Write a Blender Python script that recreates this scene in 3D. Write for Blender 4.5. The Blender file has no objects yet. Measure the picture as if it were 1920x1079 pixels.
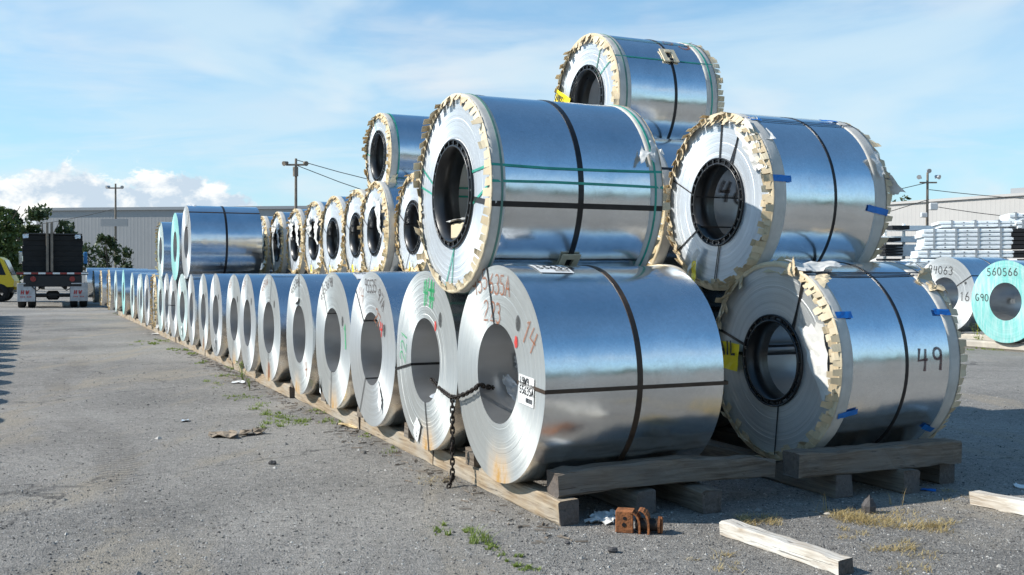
import bpy, math, random
from mathutils import Vector, Matrix, noise
R = math.radians
random.seed(7)
SC = bpy.context.scene
COL = SC.collection
# ------------------------------------------------------------------ camera
F, VX, YH, H = 1950.0, 65.0, 515.0, 1.38
A = math.atan((960 - VX) / F)
SA, CA = math.sin(A), math.cos(A)
cam_d = bpy.data.cameras.new('camera')
cam = bpy.data.objects.new('camera', cam_d)
COL.objects.link(cam)
cam_d.sensor_width = 36.0
cam_d.lens = F / 1920 * 36
cam_d.clip_start = 0.05
cam_d.clip_end = 5000
cam.location = (0, 0, H)
cam.rotation_euler = (R(90) - math.atan((539.5 - YH) / F), 0, 0)
SC.camera = cam
# ------------------------------------------------------------------ view
SC.view_settings.view_transform = 'Standard'
SC.view_settings.look = 'None'
SC.view_settings.exposure = 0.36
SC.view_settings.gamma = 1
SC.view_settings.use_curve_mapping = False
# ------------------------------------------------------------------ sun
SUN_EL, SUN_PHI = 37.0, 6.0          # light travels along (cos phi, sin phi, -tan el)
sl = bpy.data.lights.new('sun', 'SUN')
sl.energy = 5.0
sl.angle = R(0.53)
sl.color = (1.0, 0.955, 0.875)
sun = bpy.data.objects.new('sun', sl)
COL.objects.link(sun)
dirv = Vector((math.cos(R(SUN_PHI)), math.sin(R(SUN_PHI)), -math.tan(R(SUN_EL)))).normalized()
sun.rotation_euler = dirv.to_track_quat('-Z', 'Y').to_euler()
sun.location = (-20, 0, 30)
# ------------------------------------------------------------------ node helper
class NT:
    def __init__(s, tree):
        s.t = tree; s.n = tree.nodes; s.l = tree.links
    def node(s, typ, **kw):
        n = s.n.new(typ)
        for k, v in kw.items():
            if k.startswith('_'):
                continue
            setattr(n, k, v)
        return n
    def put(s, inp, v):
        if hasattr(v, 'is_output') or isinstance(v, bpy.types.NodeSocket):
            s.l.new(v, inp)
        else:
            inp.default_value = v
    def math(s, op, a, b=0.0, c=0.0, clamp=False):
        n = s.node('ShaderNodeMath', operation=op, use_clamp=clamp)
        s.put(n.inputs[0], a); s.put(n.inputs[1], b); s.put(n.inputs[2], c)
        return n.outputs[0]
    def mapr(s, v, a, b, c=0.0, d=1.0, smooth=False):
        n = s.node('ShaderNodeMapRange')
        if smooth: n.interpolation_type = 'SMOOTHSTEP'
        s.put(n.inputs[0], v)
        for i, q in zip((1, 2, 3, 4), (a, b, c, d)): s.put(n.inputs[i], q)
        return n.outputs[0]
    def mix(s, f, a, b, blend='MIX'):
        n = s.node('ShaderNodeMix', data_type='RGBA', blend_type=blend)
        s.put(n.inputs[0], f); s.put(n.inputs[6], col4(a)); s.put(n.inputs[7], col4(b))
        return n.outputs[2]
    def noise(s, vec, scale=5, detail=4, rough=0.5, dist=0.0, dims='3D'):
        n = s.node('ShaderNodeTexNoise', noise_dimensions=dims)
        if dims == '1D': s.put(n.inputs['W'], vec)
        else: s.put(n.inputs['Vector'], vec)
        n.inputs['Scale'].default_value = scale
        n.inputs['Detail'].default_value = detail
        n.inputs['Roughness'].default_value = rough
        n.inputs['Distortion'].default_value = dist
        return n.outputs[0]
    def scalev(s, vec, sc, loc=(0, 0, 0)):
        n = s.node('ShaderNodeMapping')
        s.put(n.inputs[0], vec)
        n.inputs['Scale'].default_value = sc
        n.inputs['Location'].default_value = loc
        return n.outputs[0]
    def sep(s, vec):
        n = s.node('ShaderNodeSeparateXYZ'); s.put(n.inputs[0], vec); return n.outputs
    def comb(s, x, y, z):
        n = s.node('ShaderNodeCombineXYZ')
        s.put(n.inputs[0], x); s.put(n.inputs[1], y); s.put(n.inputs[2], z)
        return n.outputs[0]
    def bump(s, h, strength=0.3, dist=0.01, normal=None):
        n = s.node('ShaderNodeBump')
        s.put(n.inputs['Height'], h)
        n.inputs['Strength'].default_value = strength
        n.inputs['Distance'].default_value = dist
        if normal is not None: s.put(n.inputs['Normal'], normal)
        return n.outputs[0]
def col4(c):
    if isinstance(c, (tuple, list)) and len(c) == 3: return (*c, 1.0)
    return c
# ------------------------------------------------------------------ world
W = bpy.data.worlds.new('World')
SC.world = W
W.use_nodes = True
w = NT(W.node_tree)
w.n.clear()
sky = w.node('ShaderNodeTexSky', sky_type='NISHITA')
sky.sun_disc = False
sky.sun_elevation = R(SUN_EL)
sky.sun_rotation = math.atan2(-dirv.x, -dirv.y)
sky.altitude = 50
sky.air_density = 1.0
sky.dust_density = 0.5
sky.ozone_density = 2.2
tc = w.node('ShaderNodeTexCoord').outputs['Generated']
x, y, z = w.sep(tc)
zc = w.math('MAXIMUM', z, 0.0)
den = w.math('ADD', zc, 0.10)
pu = w.math('DIVIDE', x, den)
pv = w.math('DIVIDE', y, den)
pl = w.comb(pu, pv, 0.0)
# thin streaky cirrus
c1 = w.noise(w.scalev(pl, (0.55, 0.9, 1), (3.1, 1.7, 0)), 1.0, 7, 0.62, 0.7)
c2 = w.noise(w.scalev(pl, (0.30, 0.22, 1), (8.4, 3.2, 0)), 1.0, 3, 0.5, 0.3)
cir = w.mapr(w.math('MULTIPLY', c1, w.math('ADD', c2, 0.5)), 0.42, 0.72, 0, 1, True)
# milky veil that thickens towards the horizon
az = w.math('ARCTAN2', x, y)
veil = w.mapr(zc, 0.0, 0.42, 1.15, 0.03, True)
cir = w.math('MULTIPLY', cir, w.mapr(zc, 0.22, 0.55, 0.75, 0.10, True))
wisp = w.noise(w.comb(w.math('MULTIPLY', az, 2.2), w.math('MULTIPLY', zc, 11.0), 0.3), 1.6, 6, 0.55, 0.4)
wm = w.mapr(wisp, 0.42, 0.68, 0.0, 0.7, True)
wm = w.math('MULTIPLY', wm, w.mapr(zc, 0.05, 0.42, 1.0, 0.05, True))
sf = w.noise(w.comb(w.math('MULTIPLY', az, 3.2), w.math('MULTIPLY', zc, 7.0), 4.4), 1.0, 5, 0.5, 0.6)
soft = w.math('MULTIPLY', w.mapr(sf, 0.44, 0.66, 0.0, 0.95, True), w.mapr(zc, 0.30, 0.50, 1.0, 0.0, True))
thin = w.math('ADD', w.math('MULTIPLY', w.math('MAXIMUM', w.math('MAXIMUM', cir, wm), soft), 0.56), w.math('MULTIPLY', veil, 0.46), clamp=True)
# heaped cumulus bank low in the left of the view and beyond it
cn = w.noise(w.comb(w.math('MULTIPLY', az, 30.0), w.math('MULTIPLY', zc, 42.0), 2.0), 0.75, 9, 0.62, 0.25)
cn2 = w.noise(w.comb(w.math('MULTIPLY', az, 8.0), 0.0, 5.0), 1.0, 3, 0.5)
top = w.math('ADD', w.math('MULTIPLY', w.math('SUBTRACT', cn2, 0.5), 0.045), 0.093)
edge = w.math('ADD', w.math('SUBTRACT', top, zc), w.math('MULTIPLY', w.math('SUBTRACT', cn, 0.5), 0.075))
cum = w.mapr(edge, 0.0, 0.008, 0, 1, True)
azr = w.mapr(az, -0.31, -0.17, 1, 0, True)
top_cut = w.math('MULTIPLY', w.math('SUBTRACT', 1.0, azr), 0.055)
cum = w.mapr(w.math('SUBTRACT', edge, top_cut), 0.0, 0.008, 0, 1, True)
cum = w.math('MULTIPLY', cum, w.mapr(az, -0.10, -0.2, 0, 1, True))
cum = w.math('MULTIPLY', cum, w.mapr(w.math('ABSOLUTE', w.math('ADD', az, 0.8)), 0.7, 0.9, 1, 0, True))
shade = w.mapr(w.noise(w.comb(w.math('MULTIPLY', az, 30.0), w.math('MULTIPLY', zc, 42.0), 2.6), 0.9, 6, 0.6, 0.2), 0.40, 0.60)
cumcol = w.mix(shade, (0.50, 0.60, 0.70), (0.98, 0.97, 0.93))
bs = w.node('ShaderNodeBackground'); w.put(bs.inputs[0], w.mix(1.0, sky.outputs[0], (0.56, 1.0, 1.15), 'MULTIPLY')); bs.inputs[1].default_value = 0.12
bc = w.node('ShaderNodeBackground'); w.put(bc.inputs[0], w.mix(w.mapr(w.noise(w.comb(w.math('MULTIPLY', az, 5.0), w.math('MULTIPLY', zc, 9.0), 1.4), 1.0, 4, 0.55, 0.4), 0.45, 0.65), (0.60, 0.75, 0.84), (0.74, 0.79, 0.82))); bc.inputs[1].default_value = 0.90
bk = w.node('ShaderNodeBackground'); w.put(bk.inputs[0], cumcol); bk.inputs[1].default_value = 0.95
m1 = w.node('ShaderNodeMixShader'); w.put(m1.inputs[0], thin); w.put(m1.inputs[1], bs.outputs[0]); w.put(m1.inputs[2], bc.outputs[0])
m2 = w.node('ShaderNodeMixShader'); w.put(m2.inputs[0], cum); w.put(m2.inputs[1], m1.outputs[0]); w.put(m2.inputs[2], bk.outputs[0])
wo = w.node('ShaderNodeOutputWorld'); w.put(wo.inputs[0], m2.outputs[0])
SC.cycles.max_bounces = 8
SC.cycles.glossy_bounces = 5
SC.cycles.transparent_max_bounces = 8
SC.cycles.sample_clamp_indirect = 6.0
# ------------------------------------------------------------------ materials
MATS = {}
def mat(name, build):
    m = bpy.data.materials.new(name); m.use_nodes = True
    t = NT(m.node_tree); t.n.clear()
    b = t.node('ShaderNodeBsdfPrincipled')
    o = t.node('ShaderNodeOutputMaterial')
    t.l.new(b.outputs[0], o.inputs[0])
    build(t, b, o)
    MATS[name] = m
    return m
def plain(name, c, rough=0.6, metal=0.0, var=0.15, scale=12, bump=0.0, bscale=40):
    def f(t, b, o):
        oc = t.node('ShaderNodeTexCoord').outputs['Object']
        n = t.noise(oc, scale, 4, 0.6)
        v = t.mapr(n, 0.3, 0.7, 1 - var, 1 + var)
        cc = t.node('ShaderNodeVectorMath', operation='SCALE')
        cc.inputs[0].default_value = c; t.put(cc.inputs['Scale'], v)
        t.put(b.inputs['Base Color'], cc.outputs[0])
        t.put(b.inputs['Roughness'], t.mapr(n, 0.3, 0.7, rough * 0.85, min(1, rough * 1.15)))
        b.inputs['Metallic'].default_value = metal
        if bump: t.put(b.inputs['Normal'], t.bump(t.noise(oc, bscale, 4, 0.6), bump, 0.01))
    return mat(name, f)
def outer(name, rough, tint):
    def f(t, b, o):
        oc = t.node('ShaderNodeTexCoord').outputs['Object']
        ri = t.node('ShaderNodeObjectInfo').outputs['Random']
        off = t.node('ShaderNodeVectorMath', operation='ADD'); t.put(off.inputs[0], oc); t.put(off.inputs[1], t.comb(t.math('MULTIPLY', ri, 37.0), 0.0, 0.0))
        p = off.outputs[0]
        blot = t.noise(t.scalev(p, (1.2, 1.0, 1.0)), 2.2, 5, 0.6)
        fine = t.noise(t.scalev(p, (60, 2.5, 2.5)), 3.0, 3, 0.6)
        base = t.mix(t.mapr(blot, 0.35, 0.65), tuple(c * 0.90 for c in tint), tint)
        scr = t.mapr(t.noise(t.scalev(p, (3.0, 90, 90)), 1.0, 2, 0.5, 2.0), 0.70, 0.76, 0, 0.5)
        sp = t.node('ShaderNodeTexVoronoi'); t.put(sp.inputs['Vector'], p); sp.inputs['Scale'].default_value = 75
        base = t.mix(t.math('MULTIPLY', t.sep(sp.outputs['Color'])[0], 0.16), base, (0.45, 0.47, 0.50))
        smg = t.mapr(t.noise(t.scalev(p, (3, 3, 3)), 2.6, 6, 0.7, 0.8), 0.60, 0.76, 0, 0.3)
        t.put(b.inputs['Base Color'], t.mix(smg, t.mix(scr, base, (0.9, 0.9, 0.9)), (0.36, 0.35, 0.34)))
        b.inputs['Metallic'].default_value = 1.0
        t.put(b.inputs['Roughness'], t.math('ADD', t.mapr(blot, 0.3, 0.7, rough * 0.7, rough * 1.5), t.math('MULTIPLY', fine, 0.05)))
        warb = t.noise(t.scalev(p, (1.6, 1.0, 1.0)), 2.0, 2, 0.5)
        h = t.math('ADD', t.math('MULTIPLY', warb, 1.0), t.math('MULTIPLY', fine, 0.006))
        t.put(b.inputs['Normal'], t.bump(h, 0.5, 0.02))
    return mat(name, f)
outer('steel_bright', 0.15, (0.83, 0.86, 0.88))
outer('steel_satin', 0.21, (0.78, 0.80, 0.82))
def face(name, tint, rust=0.0, metal=0.55, rough=0.42, cyan=0.0):
    def f(t, b, o):
        oc = t.node('ShaderNodeTexCoord').outputs['Object']
        ri = t.node('ShaderNodeObjectInfo').outputs['Random']
        px_, py_, pz_ = t.sep(oc)
        wob = t.math('MULTIPLY', t.noise(oc, 2.5, 2, 0.5), 0.012)
        rad = t.math('ADD', t.math('SQRT', t.math('ADD', t.math('MULTIPLY', py_, py_), t.math('MULTIPLY', pz_, pz_))), wob)
        rr = t.math('ADD', rad, t.math('MULTIPLY', ri, 9.0))
        wide = t.noise(rr, 26, 2, 0.5, dims='1D')
        fine = t.noise(rr, 170, 3, 0.7, dims='1D')
        blot = t.noise(oc, 5, 5, 0.6)
        v = t.math('ADD', t.math('MULTIPLY', wide, 0.35), t.math('ADD', t.math('MULTIPLY', fine, 0.45), t.math('MULTIPLY', blot, 0.35)))
        c = t.mix(t.mapr(v, 0.42, 0.75), tuple(q * 0.80 for q in tint), tint)
        if cyan:
            c = t.mix(t.mapr(t.noise(t.scalev(oc, (1, 9, 1.5)), 2.0, 5, 0.65), 0.42, 0.70, 0.0, 0.55), c, (0.62, 0.66, 0.66))
        if rust:
            low = t.mapr(pz_, -0.34, -0.66, 0, 1, True)
            mid = t.mapr(t.math('ABSOLUTE', t.math('ADD', py_, t.math('MULTIPLY', t.math('SUBTRACT', ri, 0.5), 0.16))), 0.02, 0.24, 1, 0, True)
            drip = t.mapr(t.noise(t.scalev(oc, (1, 2.6, 1.4)), 4.0, 7, 0.75), 0.22, 0.72)
            k = t.math('MULTIPLY', t.math('MULTIPLY', low, mid), t.math('MULTIPLY', drip, rust), clamp=True)
            c = t.mix(k, c, (0.44, 0.25, 0.075))
            t.put(b.inputs['Metallic'], t.mapr(k, 0, 0.6, metal, 0.0))
        else:
            b.inputs['Metallic'].default_value = metal
        t.put(b.inputs['Base Color'], c)
        b.inputs['Anisotropic'].default_value = 0.75
        tn = t.node('ShaderNodeTangent', direction_type='RADIAL', axis='X'); t.l.new(tn.outputs[0], b.inputs['Tangent'])
        t.put(b.inputs['Roughness'], t.mapr(v, 0.4, 0.8, rough + 0.1, rough))
        t.put(b.inputs['Normal'], t.bump(t.math('ADD', t.math('MULTIPLY', wide, 0.8), t.math('MULTIPLY', fine, 0.35)), 0.40, 0.004))
    return mat(name, f)
face('coil_edge', (0.58, 0.59, 0.585), metal=0.6)
face('coil_edge_rusty', (0.57, 0.585, 0.57), rust=1.7, metal=0.6)
face('coil_edge_white', (0.64, 0.68, 0.72), metal=0.45)
face('coil_edge_turquoise', (0.22, 0.58, 0.54), metal=0.15, rough=0.5, cyan=1.0)
face('coil_edge_pale', (0.55, 0.66, 0.64), metal=0.4)
def bore(t, b, o):
    oc = t.node('ShaderNodeTexCoord').outputs['Object']
    n = t.noise(t.scalev(oc, (0.8, 3, 3)), 3, 4, 0.6)
    t.put(b.inputs['Base Color'], t.mix(n, (0.50, 0.50, 0.50), (0.68, 0.68, 0.68)))
    b.inputs['Metallic'].default_value = 0.9
    t.put(b.inputs['Roughness'], t.mapr(n, 0.3, 0.7, 0.28, 0.45))
    t.put(b.inputs['Normal'], t.bump(t.noise(oc, 3, 2), 0.3, 0.02))
mat('bore_steel', bore)
plain('strap_black', (0.022, 0.02, 0.02), 0.35, 0.3, 0.3)
plain('strap_brown', (0.055, 0.036, 0.024), 0.5, 0.3, 0.35)
plain('strap_green', (0.03, 0.30, 0.22), 0.4, 0.0, 0.25)
plain('strap_green_dull', (0.10, 0.21, 0.17), 0.6, 0.0, 0.25)
plain('paper_grey', (0.54, 0.51, 0.46), 0.75, 0.0, 0.14, 9, 0.25, 14)
plain('paper_white', (0.60, 0.59, 0.56), 0.7, 0.0, 0.12, 9, 0.3, 14)
def tabmat(t, b, o):
    oc = t.node('ShaderNodeTexCoord').outputs['Object']
    ri = t.node('ShaderNodeObjectInfo').outputs['Random']
    n = t.noise(oc, 30, 3, 0.6)
    c = t.mix(ri, (0.46, 0.35, 0.21), (0.70, 0.60, 0.43))
    t.put(b.inputs['Base Color'], t.mix(t.mapr(n, 0.35, 0.65, 0, 0.5), c, (0.56, 0.46, 0.30)))
    b.inputs['Roughness'].default_value = 0.65
mat('kraft_board', tabmat)
def goldmix(t, b, o):
    oc = t.node('ShaderNodeTexCoord').outputs['Object']
    n = t.noise(oc, 18, 4, 0.7)
    t.put(b.inputs['Base Color'], t.mix(t.mapr(n, 0.35, 0.65), (0.34, 0.22, 0.09), (0.74, 0.60, 0.36)))
    b.inputs['Roughness'].default_value = 0.6
mat('kraft_far', goldmix)
plain('core_plastic', (0.012, 0.012, 0.013), 0.32, 0.0, 0.2)
plain('blue_tape', (0.01, 0.16, 0.52), 0.4, 0.0, 0.15)
plain('yellow_tag', (0.85, 0.66, 0.01), 0.45, 0.0, 0.08)
plain('label_paper', (0.70, 0.70, 0.69), 0.5, 0.0, 0.05)
plain('clear_film', (0.62, 0.65, 0.68), 0.15, 0.3, 0.2, 9, 0.5, 20)
plain('ink', (0.01, 0.01, 0.012), 0.5, 0.0, 0.1)
plain('dark_iron', (0.035, 0.028, 0.024), 0.55, 0.7, 0.4, 60, 0.3, 120)
plain('rust_iron', (0.27, 0.10, 0.035), 0.85, 0.1, 0.5, 25, 0.5, 80)
def ink(name, c, dens):
    def f(t, b, o):
        oc = t.node('ShaderNodeTexCoord').outputs['Object']
        b.inputs['Base Color'].default_value = (*c, 1); b.inputs['Roughness'].default_value = 0.7
        tr = t.node('ShaderNodeBsdfTransparent')
        m = t.node('ShaderNodeMixShader')
        k = t.mapr(t.noise(oc, 60, 4, 0.7), 0.30, 0.62, dens, min(1.0, dens + 0.3))
        t.put(m.inputs[0], k); t.put(m.inputs[1], tr.outputs[0]); t.put(m.inputs[2], b.outputs[0])
        t.l.new(m.outputs[0], o.inputs[0])
    return mat(name, f)
ink('crayon_brown', (0.30, 0.10, 0.035), 0.45)
ink('crayon_dark', (0.07, 0.05, 0.045), 0.5)
ink('marker_maroon', (0.13, 0.055, 0.05), 0.55)
ink('spray_green', (0.02, 0.36, 0.13), 0.45)
ink('spray_red', (0.55, 0.03, 0.02), 0.6)
ink('spray_black', (0.03, 0.03, 0.03), 0.5)
ink('marker_black', (0.05, 0.05, 0.05), 0.6)
def wood(name, a, c2, grey):
    def f(t, b, o):
        oc = t.node('ShaderNodeTexCoord').outputs['Object']
        ri = t.node('ShaderNodeObjectInfo').outputs['Random']
        off = t.node('ShaderNodeVectorMath', operation='ADD'); t.put(off.inputs[0], oc); t.put(off.inputs[1], t.comb(t.math('MULTIPLY', ri, 21.0), ri, 0.0))
        p = off.outputs[0]
        g = t.noise(t.scalev(p, (1.3, 22, 22)), 2.2, 6, 0.65, 0.6)
        bl = t.noise(t.scalev(p, (1.5, 4, 4)), 1.6, 4, 0.6)
        c = t.mix(t.mapr(g, 0.35, 0.68), a, c2)
        c = t.mix(t.mapr(bl, 0.42, 0.66, 0, 0.75), c, grey)
        cr = t.mapr(t.noise(t.scalev(p, (0.9, 30, 30)), 2.0, 3, 0.5, 1.0), 0.36, 0.30, 0, 1)
        c = t.mix(t.math('MULTIPLY', cr, 0.7), c, (0.03, 0.022, 0.016))
        t.put(b.inputs['Base Color'], c)
        b.inputs['Roughness'].default_value = 0.85
        t.put(b.inputs['Normal'], t.bump(t.math('SUBTRACT', g, t.math('MULTIPLY', cr, 0.8)), 0.6, 0.008))
    return mat(name, f)
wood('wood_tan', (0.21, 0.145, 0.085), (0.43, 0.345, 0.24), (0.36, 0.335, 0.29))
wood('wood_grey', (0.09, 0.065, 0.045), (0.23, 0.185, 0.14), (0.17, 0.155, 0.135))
wood('wood_pale', (0.34, 0.27, 0.20), (0.64, 0.60, 0.53), (0.66, 0.65, 0.61))
wood('wood_end', (0.07, 0.055, 0.045), (0.16, 0.13, 0.11), (0.11, 0.10, 0.095))
def asphalt(t, b, o):
    oc = t.node('ShaderNodeTexCoord').outputs['Object']
    big = t.noise(t.scalev(oc, (0.35, 0.35, 1)), 1.0, 5, 0.6, 0.5)
    band = t.noise(t.scalev(oc, (0.9, 0.25, 1)), 1.0, 5, 0.65, 1.0)
    med = t.noise(oc, 11, 6, 0.75)
    fin = t.noise(oc, 42, 6, 0.85)
    vo = t.node('ShaderNodeTexVoronoi'); t.put(vo.inputs['Vector'], oc); vo.inputs['Scale'].default_value = 95
    stone = t.mapr(vo.outputs['Distance'], 0.15, 0.55, 1, 0)
    v = t.math('ADD', t.math('MULTIPLY', big, 0.26), t.math('ADD', t.math('MULTIPLY', med, 0.24), t.math('MULTIPLY', fin, 0.50)))
    c = t.mix(t.mapr(v, 0.39, 0.61), (0.078, 0.073, 0.067), (0.420, 0.390, 0.350))
    # sandy worn strips and dark damp or oily patches
    c = t.mix(t.math('MULTIPLY', t.mapr(band, 0.50, 0.66, 0, 0.80, True), t.mapr(fin, 0.35, 0.6, 0.5, 1.0)), c, (0.335, 0.285, 0.215))
    oil = t.noise(t.scalev(oc, (0.6, 0.8, 1), (4, 9, 0)), 1.0, 6, 0.7, 1.5)
    c = t.mix(t.mapr(oil, 0.58, 0.74, 0, 0.55, True), c, (0.075, 0.070, 0.066))
    # long thin cracks
    cv = t.node('ShaderNodeTexVoronoi', feature='DISTANCE_TO_EDGE')
    wv = t.node('ShaderNodeVectorMath', operation='ADD'); t.put(wv.inputs[0], oc)
    nv = t.node('ShaderNodeTexNoise'); t.put(nv.inputs['Vector'], oc); nv.inputs['Scale'].default_value = 1.6; nv.inputs['Detail'].default_value = 6
    t.put(wv.inputs[1], nv.outputs['Color']); t.put(cv.inputs['Vector'], wv.outputs[0]); cv.inputs['Scale'].default_value = 0.33
    crk = t.math('MULTIPLY', t.mapr(cv.outputs['Distance'], 0.002, 0.007, 1, 0), t.mapr(t.noise(oc, 0.5, 2), 0.45, 0.6, 0, 0.8))
    c = t.mix(crk, c, (0.05, 0.045, 0.042))
    gx, gy, gz = t.sep(oc)
    uu = t.math('ADD', t.math('MULTIPLY', gx, -0.4171), t.math('MULTIPLY', gy, 0.9089))
    tt = t.math('ADD', t.math('MULTIPLY', gx, 0.9089), t.math('MULTIPLY', gy, 0.4171))
    tt = t.math('ADD', tt, t.math('MULTIPLY', t.math('SUBTRACT', t.noise(t.comb(t.math('MULTIPLY', uu, 0.12), 0.0, 0.0), 1.0, 2, 0.4), 0.5), 2.4))
    trk = None
    for c0 in (0.55, -1.35, -1.95, -3.80):
        k = t.mapr(t.math('ABSOLUTE', t.math('SUBTRACT', tt, c0)), 0.10, 0.20, 1, 0, True)
        trk = k if trk is None else t.math('MAXIMUM', trk, k)
    tread = t.mapr(t.math('SINE', t.math('MULTIPLY', t.math('ADD', uu, t.math('MULTIPLY', t.math('ABSOLUTE', t.math('SUBTRACT', t.math('FRACT', t.math('MULTIPLY', tt, 5.0)), 0.5)), 0.12)), 70.0)), -0.2, 0.4, 0.25, 1.0)
    wear = t.mapr(t.noise(t.scalev(oc, (0.5, 0.5, 1), (7, 3, 0)), 1.0, 4, 0.6), 0.42, 0.62, 0, 0.55)
    c = t.mix(t.math('MULTIPLY', t.math('MULTIPLY', trk, tread), wear), c, (0.115, 0.102, 0.088))
    # single pale and dark chips
    chip = t.node('ShaderNodeTexVoronoi'); t.put(chip.inputs['Vector'], oc); chip.inputs['Scale'].default_value = 55
    cc = t.sep(chip.outputs['Color'])
    near = t.mapr(chip.outputs['Distance'], 0.20, 0.32, 1, 0)
    c = t.mix(t.math('MULTIPLY', near, t.mapr(cc[0], 0.90, 0.92)), c, (0.52, 0.50, 0.48))
    c = t.mix(t.math('MULTIPLY', near, t.mapr(cc[1], 0.80, 0.84)), c, (0.05, 0.05, 0.05))
    t.put(b.inputs['Base Color'], c)
    b.inputs['Roughness'].default_value = 0.9
    h = t.math('ADD', t.math('MULTIPLY', stone, 0.4), t.math('ADD', t.math('MULTIPLY', fin, 0.7), t.math('MULTIPLY', med, 1.6)))
    t.put(b.inputs['Normal'], t.bump(h, 0.9, 0.018))
mat('yard_surface', asphalt)
plain('soil_far', (0.10, 0.10, 0.07), 0.95, 0, 0.3, 0.1)
def leaf(name, c1_, c2_, trans=0.25):
    def f(t, b, o):
        g = t.node('ShaderNodeNewGeometry').outputs['Random Per Island']
        t.put(b.inputs['Base Color'], t.mix(g, c1_, c2_))
        b.inputs['Roughness'].default_value = 0.55
        tl = t.node('ShaderNodeBsdfTranslucent'); t.put(tl.inputs[0], t.mix(g, c1_, c2_))
        m = t.node('ShaderNodeMixShader'); m.inputs[0].default_value = trans
        t.put(m.inputs[1], b.outputs[0]); t.put(m.inputs[2], tl.outputs[0]); t.l.new(m.outputs[0], o.inputs[0])
    return mat(name, f)
leaf('leaf_dark', (0.03, 0.05, 0.018), (0.075, 0.11, 0.035))
leaf('leaf_mid', (0.05, 0.08, 0.02), (0.11, 0.16, 0.04))
leaf('weed_green', (0.13, 0.19, 0.03), (0.27, 0.34, 0.07), 0.35)
leaf('grass_dry', (0.34, 0.24, 0.09), (0.56, 0.45, 0.22), 0.3)
plain('bark', (0.10, 0.075, 0.055), 0.9, 0, 0.3, 8, 0.6, 30)
plain('pole_wood', (0.20, 0.165, 0.13), 0.85, 0, 0.25, 4, 0.5, 20)
plain('wire_dark', (0.02, 0.02, 0.02), 0.6)
plain('lamp_metal', (0.45, 0.46, 0.47), 0.4, 0.6)
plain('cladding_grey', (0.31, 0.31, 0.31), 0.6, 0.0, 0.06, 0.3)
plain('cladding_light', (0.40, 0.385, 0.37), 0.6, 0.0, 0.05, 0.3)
plain('roof_trim', (0.30, 0.31, 0.32), 0.5, 0.2, 0.05)
plain('flap_grey', (0.42, 0.42, 0.42), 0.6, 0, 0.25, 5)
plain('truck_black', (0.009, 0.009, 0.010), 0.6, 0, 0.3, 3, 0.3, 12)
plain('tarp_black', (0.010, 0.0095, 0.009), 0.85, 0, 0.4, 3, 0.5, 5)
plain('rubber', (0.015, 0.015, 0.015), 0.8, 0, 0.2)
plain('chrome', (0.7, 0.7, 0.72), 0.12, 1.0, 0.05)
plain('white_paint', (0.56, 0.56, 0.56), 0.45, 0, 0.08, 3)
plain('red_lens', (0.24, 0.02, 0.018), 0.3)
plain('red_print', (0.42, 0.04, 0.04), 0.5)
plain('yellow_paint', (0.80, 0.58, 0.02), 0.35, 0, 0.06)
plain('dark_glass', (0.03, 0.04, 0.05), 0.05, 0.0, 0.05)
plain('blue_paint', (0.04, 0.20, 0.42), 0.4)
plain('zinc_panel', (0.80, 0.83, 0.84), 0.45, 0.1, 0.1, 4)
plain('profile_black', (0.008, 0.008, 0.009), 0.7, 0, 0.3, 20)
plain('concrete', (0.42, 0.38, 0.32), 0.9, 0, 0.2, 6, 0.4, 30)
plain('stone_dark', (0.075, 0.07, 0.07), 0.9, 0, 0.4, 30, 0.5, 50)
plain('cardboard', (0.24, 0.19, 0.14), 0.9, 0, 0.3, 12, 0.5, 14)
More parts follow.
